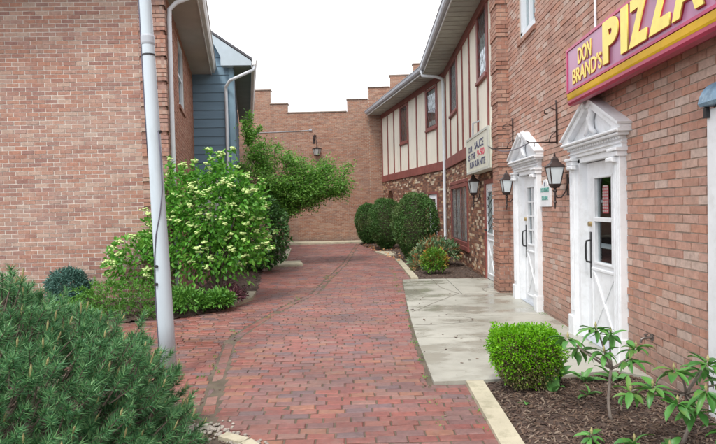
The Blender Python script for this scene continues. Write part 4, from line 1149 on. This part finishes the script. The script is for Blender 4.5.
# ================================================================== LAMP POLE
lp = thing('lamp_pole', (-1.86,5.0,0), 'pale blue grey tapered metal pole leaning slightly behind the pine bush', 'pole')
def ppt(z, dx=0, dy=0): return Vector((-1.86-.034*z+dx, 5.0+dy, z))
m = MB(); hs_ = [0, .5, 1, 1.6, 2.2, 2.8, 3.08, 3.4, 4.2, 5.2]; m.tube([ppt(z) for z in hs_], [.073-.0065*z for z in hs_], 28)
build(m, 'shaft', 'pole', lp, smooth=True)
m = MB(); m.tube([ppt(3.0), ppt(3.015), ppt(3.07), ppt(3.085)], [.056, .060, .060, .056], 28); build(m, 'collar', 'grey_fascia', lp)
m = MB(); m.tube([ppt(2.90), ppt(2.915)], .0575, 24); build(m, 'strap', 'black', lp)
m = MB()
def pr(z): return .073-.0065*z
for z, a in ((2.22, -20), (.86, 240), (1.02, 250)):
    q = math.radians(a); m.tube([ppt(z, pr(z)*math.cos(q)*.9, pr(z)*math.sin(q)*.9), ppt(z, (pr(z)+.022)*math.cos(q), (pr(z)+.022)*math.sin(q))], .014, 8)
build(m, 'bolt', 'black', lp)
m = MB()
def cab(spec, r=.0055):
    m.tube([ppt(z, (pr(z)+.006)*math.cos(math.radians(a)), (pr(z)+.006)*math.sin(math.radians(a))) for z, a in spec], r, 6)
cab([(5, 185), (4, 184), (3.2, 188), (2.9, 200), (2.6, 190), (2, 182)]); cab([(2.22, -30), (2.0, -22), (1.7, -30), (1.5, -60), (1.3, -100), (1.1, -125), (.9, -140), (.7, -160), (.4, -175), (.0, 185)])
build(m, 'cable', 'cable', lp, smooth=True)

# ================================================================== PLANTS
def stems(parent, base, tips, r0=.02, r1=.006, mat='bark', bend=.08, name='stem'):
    m = MB()
    for t_ in tips: branch(m, (base[0]+random.uniform(-.05,.05), base[1]+random.uniform(-.05,.05), base[2]-.03), t_, r0, r1, bend)
    return build(m, name, mat, parent, smooth=True)

# --- mugo pine in the foreground
pn = thing('pine_shrub', (-2.45,3.05,0), 'big dark green dwarf pine with upright tan candles filling the lower left corner', 'shrub')
PC, PR = np.array((-2.46, 3.12, .0)), np.array((1.28, 1.20, .985))
u = unit(3700, -.10)
u = u[(u[:, 1] < .75)]
lump = np.array([1+.13*nz(q, 2.3, 5)+.20*nz(q, 6.5, 9) for q in u]); depth_ = np.where(RNG.random(len(u)) < .52, RNG.uniform(.92, 1.02, len(u)), RNG.uniform(.62, .92, len(u)))
sp = PC+u*PR*(lump*depth_)[:, None]
sp[:, 2] = np.maximum(sp[:, 2], .04)
sdir = u*np.array((.9, .9, .6))+np.array((0, 0, .45)); sdir /= np.linalg.norm(sdir, axis=1, keepdims=True)
NP_, ND_ = [], []; cands = []; tw = MB(); K = 92
for p, d_ in zip(sp, sdir):
    d_ = Vector(d_)+Vector(RNG.normal(0, .22, 3))+Vector((0, 0, .06)); d_.normalize(); p = Vector(p)
    ln = random.uniform(.06, .12); tw.tube([p-d_*.10, p+d_*ln*.8], [.005, .003], 4, cap=False)
    a = d_.orthogonal().normalized(); b = d_.cross(a)
    tt = RNG.uniform(0, 1, K); an = RNG.uniform(0, 6.283, K); s1 = RNG.uniform(1.1, 2.4, K)*(1.25-.8*tt)
    rad = np.cos(an)[:, None]*np.array(a)+np.sin(an)[:, None]*np.array(b)
    NP_.append(np.array(p)+np.array(d_)*(ln*tt)[:, None]); ND_.append(np.array(d_)+rad*s1[:, None])
    if random.random() < .2 and d_.z > .2:
        cl = random.uniform(.03, .065); e = p+d_*ln
        ud = (d_+Vector((0, 0, 1.2))).normalized(); cands.append((e-Vector((0, 0, 1.5))).length - e.z*1.5 + .0); cands[-1] = (cands[-1], e, ud, cl)
scatter('foliage', np.concatenate(NP_), np.concatenate(ND_), .052, .0050, 'needle', 'needle', pn, jitter=1)
cands.sort(key=lambda q: q[0])
rest = MB()
for i, (_, e, ud, cl) in enumerate(cands):
    mb = MB() if i < 100 else rest
    mb.tube([e-ud*.01, e+ud*cl*.6, e+ud*cl], [.0045, .0055, .002], 6)
    if i < 100: build(mb, 'candle', 'candle', pn)
o = build(rest, 'candles', 'candle', pn); o['kind'] = 'stuff'
for k in range(26):
    q = unit(1, .1)[0]; e = PC+q*PR*.8; branch(tw, (PC[0]+q[0]*.25, PC[1]+q[1]*.25, .0), e, .028, .008, .06, 6)
build(tw, 'branches', 'bark', pn)

# --- viburnum
vb = thing('viburnum_bush', (-2.6,9.1,0), 'tall bright green bush dotted with creamy flower clusters beside the left brick wall', 'bush')
lobes = [((-2.55,9.1,1.62),(.92,.75,.70),3000),((-2.05,9.15,1.15),(.55,.6,.72),1900),((-3.05,8.95,1.1),(.72,.5,.62),1700),((-3.75,8.72,.75),(.52,.36,.52),1000),((-2.45,8.9,.85),(.7,.6,.5),1100),((-3.0,9.0,2.0),(.42,.4,.36),600),((-2.35,9.2,2.1),(.34,.34,.36),500),((-1.9,9.1,1.75),(.36,.36,.32),500)]
PO, DI = [], []
FP = []
for c, r, n_ in lobes:
    c = (-2.66+(c[0]+2.6)*.90, c[1], c[2]*.93); r = tuple(q*.84 for q in r); n_ = int(n_*.66)
    p, d_ = blob_points(c, r, n_, -.85, (.45, 1.10), .26, 3.4)
    PO.append(p); DI.append(d_+RNG.normal(0, .55, d_.shape)-np.array((0, 0, .25)))
    p, d_ = blob_points(c, r, n_//26, -.5, (.97, 1.10), .26, 3.4); FP.append(p)
VSH = []
for k in range(46):
    c, rr, _ = lobes[random.randint(0, len(lobes)-1)]; c = (-2.66+(c[0]+2.6)*.90, c[1], c[2]*.93); rr = tuple(v*.84 for v in rr); q = unit(1, .05)[0]
    s_ = np.array(c)+q*np.array(rr)*.8; e = s_+(q*.3+np.array((0, 0, .75)))*random.uniform(.2, .42); VSH.append((s_, e))
    t_ = RNG.uniform(0, 1, 26)[:, None]; PO.append(s_+(e-s_)*t_+RNG.normal(0, .018, (26, 3))); DI.append(RNG.normal(0, .7, (26, 3))+np.array((0, 0, .25)))
    FP.append(np.array([e]))
scatter('foliage', np.concatenate(PO), np.concatenate(DI), .088, .050, 'leaf', 'viburnum', vb, jitter=.8)
FL = sorted([tuple(p) for p in np.concatenate(FP)], key=lambda p: p[1])     # nearest the viewer first
rest = MB()
for i, p in enumerate(FL):
    m = MB() if i < 100 else rest
    for k in range(9):
        q = Vector(p)+Vector((random.gauss(0, .026), random.gauss(0, .026), random.gauss(0, .014))); r = random.uniform(.016, .028)
        m.lathe(q, [(r*.5,-r*.4),(r,0),(r*.75,r*.5),(r*.1,r*.65)], 6, rot=random.random())
    if i < 100: build(m, 'flower_cluster', 'flower', vb)
o = build(rest, 'flower_clusters', 'flower', vb); o['kind'] = 'stuff'
stems(vb, (-2.55,9.1,.05), [(-2.9,9,1.9),(-2.5,9.1,2.1),(-2.1,9.1,1.9),(-1.9,9.2,1.4),(-3.2,8.9,1.3),(-2.6,8.8,1.5),(-2.3,9.3,1.6),(-3.6,8.75,.9),(-2.75,9.2,1.7),(-2.2,8.9,1.2),(-2.45,8.75,1.3),(-2.6,8.7,1.0),(-2.3,8.7,1.1),(-2.75,8.75,1.2),(-2.9,8.8,1.4),(-2.15,8.8,1.4),(-2.5,8.65,1.6)], .02, .008, bend=.05)

# --- dark bush behind it
db = thing('dark_bush', (-2.75,13.6,0), 'dark green rounded bush half hidden behind the flowering bush', 'bush')
p, d_ = blob_points((-2.75,13.6,.95), (.72,.65,.95), 4200, -.95, (.6, 1.02), .10, 3)
scatter('foliage', p, d_+RNG.normal(0, .5, d_.shape), .085, .055, 'leaf', 'darkleaf', db, jitter=.6)
stems(db, (-2.75,13.6,.05), [(-2.5,13.6,.9),(-3,13.5,.9),(-2.75,13.8,1.1)], .03, .01)

# --- spreading tree
tr = thing('ornamental_tree', (-2.85,15.4,0), 'small spreading green tree with layered branches before the far brick wall', 'tree')
m = MB(); TB = Vector((-2.85,15.4,-.03))
trunk = branch(m, TB, (-2.7,15.45,1.25), .085, .065, .03, 8)
limbs = []
tips = [(-3.35,15.2,3.5),(-2.95,15.6,3.25),(-3.6,15.6,2.7),(-2.3,15.3,2.95),(-1.8,15.5,2.8),(-1.25,15.4,2.62),(-.75,15.5,2.45),(-.55,15.2,2.3),(-1.1,15.0,2.25),(-1.6,14.9,2.2),(-1.7,15.9,2.1),(-2.3,14.9,1.95),(-3.4,15.1,2.0),(-2.2,15.8,1.7),(-3.6,15.8,2.0),(-1.45,15.3,1.75),(-2.9,14.9,2.5),(-3.1,15.3,2.9),(-2.6,15.2,3.2),(-.9,15.3,2.0),(-1.3,15.6,2.35),(-1.9,15.1,2.5),(-2.0,15.6,1.95),(-2.5,15.0,2.2),(-3.2,15.6,1.7),(-1.5,15.0,1.95),(-1.0,15.7,2.7),(-2.1,15.2,2.95),(-1.65,15.3,2.45)]
for tp in tips:
    limbs.append(branch(m, (-2.7+random.uniform(-.05,.05),15.45,1.15+random.uniform(0,.15)), tp, .032, .007, .10, 6, 7))
sub = []
for pts_ in limbs:
    for k in range(9):
        i = random.randint(2, len(pts_)-1); s_ = pts_[i]; e = s_+Vector((random.gauss(.06,.34), random.gauss(0,.34), random.gauss(.12,.17)))
        sub.append(branch(m, s_, e, .009, .003, .1, 4, 4))
up_ = [branch(m, (-3.3,15.2,3.3), e, .02, .006, .08, 5, 5) for e in ((-3.22,15.2,4.15),(-3.42,15.2,3.95),(-2.95,15.25,3.75))]
build(m, 'trunk', 'bark', tr, smooth=True)
PO, DI = [], []
for pts_ in sub+[l[3:] for l in limbs]:
    for a, b in zip(pts_, pts_[1:]):
        for k in range(34):
            t_ = random.random(); q = a.lerp(b, t_)+Vector((random.gauss(0,.12), random.gauss(0,.12), random.gauss(0,.075)))
            PO.append(tuple(q)); DI.append((random.gauss(.15,.7), random.gauss(0,.7), random.gauss(-.05,.35)))
for pts_ in up_:
    for a, b in zip(pts_, pts_[1:]):
        for k in range(90):
            q = a.lerp(b, random.random())+Vector((random.gauss(0,.05), random.gauss(0,.05), random.gauss(0,.04))); PO.append(tuple(q)); DI.append((random.gauss(0,.7), random.gauss(0,.7), random.gauss(.4,.4)))
scatter('crown', np.array(PO), np.array(DI), .075, .036, 'quad', 'treeleaf', tr, jitter=.6)

# --- clipped yews
def yew(c, r, label, seed):
    t_ = thing('clipped_yew', (c[0], c[1], 0), label, 'shrub', 'clipped yews by the half timbered wall')
    cc = (c[0], c[1], r[2]*.98+.05)
    p1, d1 = blob_points(cc, r, 22000, -.97, (.88, 1.03), .06, 2.2+seed*.3, 2.05, .30)
    scatter('foliage', p1, d1*.5+RNG.normal(0, .9, d1.shape), .050, .024, 'quad', 'yew', t_, jitter=1.2)
    p, d_ = blob_points(cc, tuple(x*.9 for x in r), 1500, -.97, (.9, 1.0), .03, 2.2, 2.3)
    core = MB(); core.lathe((c[0], c[1], .1), [(r[0]*.4*math.sqrt(max(0,1-((z-r[2])/r[2])**2))+.05, z) for z in np.linspace(.02, 2*r[2]*.9, 8)], 10)
    build(core, 'stem', 'bark', t_)
    return t_
yew((1.20,15.35), (.62,.62,.93), 'largest clipped yew dome, nearest the white door and pale downspout', 0)
yew((.52,19.9), (.62,.6,.90), 'middle clipped yew dome of the three along the path', 1)
yew((-.12,22.9), (.55,.5,.83), 'smallest and farthest clipped yew dome beside the arched doorway', 2)

# --- mixed planting in the far bed
az = thing('variegated_shrub', (1.65,13.6,.05), 'loose pale sage shrub with orange tipped leaves in front of the largest yew', 'shrub')
PO, DI = [], []
for c, r, n_ in (((1.45,13.8,.34),(.40,.42,.28),900),((1.80,13.6,.36),(.32,.40,.30),650),((1.22,13.6,.20),(.30,.35,.20),420),((1.10,12.95,.13),(.20,.22,.11),200),((1.6,14.4,.46),(.34,.34,.26),400)):
    p, d_ = blob_points(c, r, n_, -.5, (.5, 1.02), .2, 3); PO.append(p); DI.append(d_+RNG.normal(0, .4, d_.shape))
scatter('foliage', np.concatenate(PO), np.concatenate(DI), .11, .038, 'leaf', 'sage', az, jitter=.5)
stems(az, (1.6,13.7,.05), [(1.3,13.6,.3),(1.75,13.6,.4),(1.5,13.8,.45),(1.65,14.2,.45)], .015, .006)
ls = thing('small_shrub', (1.35,12.15,.05), 'small lime green shrub with an orange side before the pale sage shrub', 'shrub')
p, d_ = blob_points((1.35,12.15,.34), (.27,.26,.25), 2200, -.8, (.45, 1.02), .15, 4, 2.5)
scatter('foliage', p, d_+RNG.normal(0, .45, d_.shape), .05, .03, 'leaf', 'limeshrub', ls, jitter=.6)
stems(ls, (1.35,12.15,.03), [(1.2,12.1,.35),(1.5,12.2,.35),(1.35,12.2,.45),(1.3,12,.4)], .014, .005)

# --- bright boxwood
bx = thing('boxwood', (1.22,4.50,.03), 'bright lime green clipped round boxwood in the near mulch bed', 'shrub')
C_ = np.array((1.215,4.52,.285)); R_ = np.array((.262,.25,.215))
p, d_ = blob_points(C_, R_, 16000, -.95, (.78, 1.06), .10, 3.6, 4.6, .30)
uz = (p[:, 2]-C_[2])/R_[2]; keep = RNG.random(len(p)) < np.clip(.50+.75*uz, .04, 1)
scatter('foliage', p[keep], d_[keep]+RNG.normal(0, .55, d_[keep].shape), .021, .0135, 'leaf', 'boxleaf', bx, jitter=.7)
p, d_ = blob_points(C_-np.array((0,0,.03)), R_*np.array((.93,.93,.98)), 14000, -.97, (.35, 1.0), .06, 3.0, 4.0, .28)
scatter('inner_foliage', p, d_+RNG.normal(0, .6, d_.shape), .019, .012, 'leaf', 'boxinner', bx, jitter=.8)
tp = [tuple(C_+q*R_*.85) for q in unit(26, -.2)]
stems(bx, (1.22,4.5,.04), tp, .013, .003, 'bark_grey', .12)

# --- ground cover and low shrubs on the left
jn = thing('juniper', (-3.2,7.95,.05), 'low feathery bright green juniper spreading behind the leaning pole', 'shrub')
PO, DI = [], []
for _ in range(620):
    x = RNG.uniform(-4.6, -2.15); y = 7.5+.35*abs(RNG.normal(0, 1))+max(0, (x+3.3)*.5)
    h = .42*math.exp(-((x+3.75)/.55)**2)+.22*math.exp(-((x+2.9)/.6)**2)+.10
    if not inpoly(x, y, BED_LEFT): continue
    d0 = np.array((RNG.normal(0, .8), RNG.normal(-.5, .6), RNG.uniform(.25, .9))); d0 /= np.linalg.norm(d0)
    z = RNG.uniform(.03, h); L = RNG.uniform(.12, .26)
    for t_ in np.linspace(0, 1, 16):
        PO.append((x+d0[0]*L*t_, y+d0[1]*L*t_, z+d0[2]*L*t_-.05*t_*t_)); DI.append(d0+RNG.normal(0, .6, 3))
scatter('foliage', np.array(PO), np.array(DI), .05, .014, 'quad', 'juniper', jn, jitter=.8)
stems(jn, (-3.3,7.9,.05), [(-3.9,7.8,.4),(-2.6,8,.25),(-3.2,7.6,.25)], .015, .006)
bs = thing('blue_spruce_shrub', (-4.72,8.55,.05), 'small round blue green shrub against the plain left brick wall', 'shrub')
p, d_ = blob_points((-4.72,8.55,.37), (.31,.27,.28), 8000, -1, (.5, 1.03), .12, 3)
scatter('foliage', p, d_+RNG.normal(0, .7, d_.shape), .055, .016, 'quad', 'bluespruce', bs, jitter=.9)
stems(bs, (-4.72,8.55,.05), [(-4.6,8.5,.35),(-4.85,8.6,.35),(-4.7,8.45,.4)], .02, .006)
hp = thing('purple_plant', (-2.28,8.75,.05), 'low dark purple leaved plant at the foot of the flowering bush', 'plant')
p, d_ = blob_points((-2.3,8.8,.14), (.26,.3,.16), 900, -.2, (.5, 1.05), .2, 3)
scatter('foliage', p, d_+RNG.normal(0, .5, d_.shape), .06, .03, 'leaf', 'purple', hp)
stems(hp, (-2.3,8.8,.03), [(-2.2,8.75,.2),(-2.4,8.8,.2)], .008, .004)
for (cx_, cy_, r_, lab) in ((-2.32,8.32,.20,'light green clump at the bed corner beside the brick path'), (-2.75,8.15,.30,'yellow green leafy clump at the foot of the flowering bush')):
    q = thing('perennial_clump', (cx_, cy_, .05), lab, 'plant')
    p, d_ = blob_points((cx_, cy_, .12), (r_, r_, r_*.75), 700, -.1, (.4, 1.05), .25, 3)
    scatter('foliage', p, d_+RNG.normal(0, .45, d_.shape), .09, .032, 'leaf', 'juniper', q)
    stems(q, (cx_, cy_, .03), [(cx_+.1, cy_, .2), (cx_-.1, cy_, .2)], .008, .004)

# --- rhododendrons: whorls of long leaves on bare stems
def rhodo(base, whorls, label, stem_r=.012, kinks=True, ls_=1.0):
    t_ = thing('rhododendron', (base[0], base[1], 0), label, 'shrub', 'young rhododendrons in the near mulch bed')
    m = MB(); PO, DI = [], []; bud = MB()
    fork = Vector((base[0]+random.uniform(-.03,.03), base[1], base[2]+.55*(max(w_[2] for w_ in whorls)-base[2])))
    if len(whorls) > 1: branch(m, (base[0], base[1], base[2]-.03), fork, stem_r, stem_r*.75, .10, 7)
    else: fork = Vector(base)
    for (x, y, z, nl, L) in whorls:
        L *= ls_*.84
        tip = Vector((x, y, z)); branch(m, fork, tip, stem_r*.7, .004, .12, 6)
        a0 = random.uniform(0, 6.28)
        for k in range(nl+1):
            a = a0+k*2.399+random.gauss(0, .15); el = random.uniform(-.95, .30)+(.45 if k > nl*.7 else 0)
            d_ = np.array((math.cos(a)*math.cos(el), math.sin(a)*math.cos(el), math.sin(el)))
            PO.append((x+d_[0]*.012, y+d_[1]*.012, z-random.uniform(0, .03))); DI.append(d_*L)
        bud = MB(); bud.tube([tip, tip+Vector((0,0,.02)), tip+Vector((0,0,.042))], [.005,.009,.002], 8); build(bud, 'bud', 'candle', t_)
    PO = np.array(PO); DI = np.array(DI); LL = np.linalg.norm(DI, axis=1)
    scatter('leaves', PO, DI, float(LL.mean()), float(LL.mean())*.36, 'long', 'rhodo', t_, jitter=.22, smooth=True)
    build(m, 'stem', 'bark_grey', t_, smooth=True)
rhodo((1.60,3.79,.04), [(1.50,3.8,.66,12,.13),(1.33,3.85,.58,11,.12),(1.52,3.72,.52,11,.13),(1.74,3.74,.54,12,.13),(1.42,3.9,.50,9,.12),(1.62,3.85,.61,9,.12),(1.68,3.70,.47,9,.12)], 'tallest young rhododendron, on a bare forked stem in the middle of the near bed')
rhodo((1.86,3.42,.04), [(1.78,3.35,.50,10,.14),(1.95,3.3,.56,11,.14),(1.63,3.3,.42,11,.15),(1.52,3.34,.38,9,.14),(2.08,3.35,.42,10,.13),(1.98,3.15,.22,11,.14),(1.86,3.25,.30,9,.13),(2.12,3.2,.30,9,.13),(1.72,3.2,.36,10,.14),(2.0,3.45,.48,10,.13),(1.85,3.15,.44,10,.14)], 'broad drooping rhododendron close to the white window surround', .012)
rhodo((1.30,3.42,.03), [(1.31,3.40,.10,10,.10)], 'tiny single rosette rhododendron at the bottom edge of the bed', .006)
rhodo((1.55,3.30,.03), [(1.52,3.30,.10,10,.13),(1.70,3.25,.08,9,.12)], 'low twin rosette rhododendron beside the tiny one at the bottom edge', .007)

# --- tulip leaves and sprouts
def sprout(x, y, n_, L, label, w_=.28, el=(.2, 1.2)):
    PO, DI = [], []
    for k in range(n_):
        a = k*2.4+random.random(); e = random.uniform(*el); PO.append((x+random.gauss(0,.012), y+random.gauss(0,.012), hz_nr(x, y))); DI.append((math.cos(a)*math.cos(e), math.sin(a)*math.cos(e), math.sin(e)))
    o = scatter('bulb_leaves', np.array(PO), np.array(DI), L, L*w_, 'long', 'sprout', None, jitter=.25, smooth=True)
    tag(o, label, 'plant', 'leafy sprouts in the near mulch bed')
sprout(1.50, 4.58, 6, .26, 'broad tulip leaves standing just right of the lime boxwood', .30, (.7, 1.35))
sprout(1.38, 4.36, 4, .17, 'short tulip leaves leaning at the foot of the boxwood', .34, (.5, 1.2))
sprout(1.72, 4.60, 8, .15, 'bright leaf tuft midway between the boxwood and the tall rhododendron', .3, (.2, .9))
sprout(1.98, 4.62, 7, .15, 'bright leaf tuft near the white door, behind the tall rhododendron', .3, (.2, .9))
sprout(1.62, 4.28, 6, .10, 'small green sprout in open mulch left of the tall rhododendron', .34, (.2, .8))
sprout(1.10, 4.10, 4, .05, 'tiny sprout in the mulch in front of the boxwood', .4, (.1, .6))

# --- loose bits on the paving and weeds in its joints
m = MB()
for _ in range(420):
    x = random.uniform(-4.5, 2.2); y = random.uniform(3.3, 20)
    if random.random() < .6: x = random.choice([.42, -2.2, .75, seam_x(y)])+random.gauss(0, .12)
    on_slab = inpoly(x, y, SIDEWALK)
    if blocked(x, y) and not on_slab: continue
    a = random.uniform(0, 6.28); l = random.uniform(.006, .028); w_ = l*random.uniform(.2, .7); z = .023 if on_slab else gz(x, y)+.004
    fr = Fr(x, y, math.cos(a), math.sin(a), -math.sin(a), math.cos(a), z); m.box(fr, -l/2, l/2, -w_/2, w_/2, 0, w_*.35)
tag(build(m, 'debris', 'chips', base=(0,8,0)), 'bits of mulch and grit blown over the brick path', 'debris', kind='stuff')
PO, DI = [], []
for _ in range(90):
    y = random.uniform(3.6, 14); x = random.choice([.44, .455, seam_x(y)+random.gauss(.02, .07), .745 if y < 4.6 else .50])
    if random.random() < .15: x = 2.30; y = random.uniform(5, 8)
    for k in range(random.randint(4, 14)):
        a = random.uniform(0, 6.28); e = random.uniform(.2, 1.2); PO.append((x+random.gauss(0,.02), y+random.gauss(0,.03), .0 if x < 2 else .02)); DI.append((math.cos(a)*math.cos(e), math.sin(a)*math.cos(e), math.sin(e)))
o = scatter('weeds', np.array(PO), np.array(DI), .024, .008, 'quad', 'juniper', None, jitter=.4)
tag(o, 'tiny weeds sprouting in the joints beside the concrete walk and the seam', 'weeds', kind='stuff')
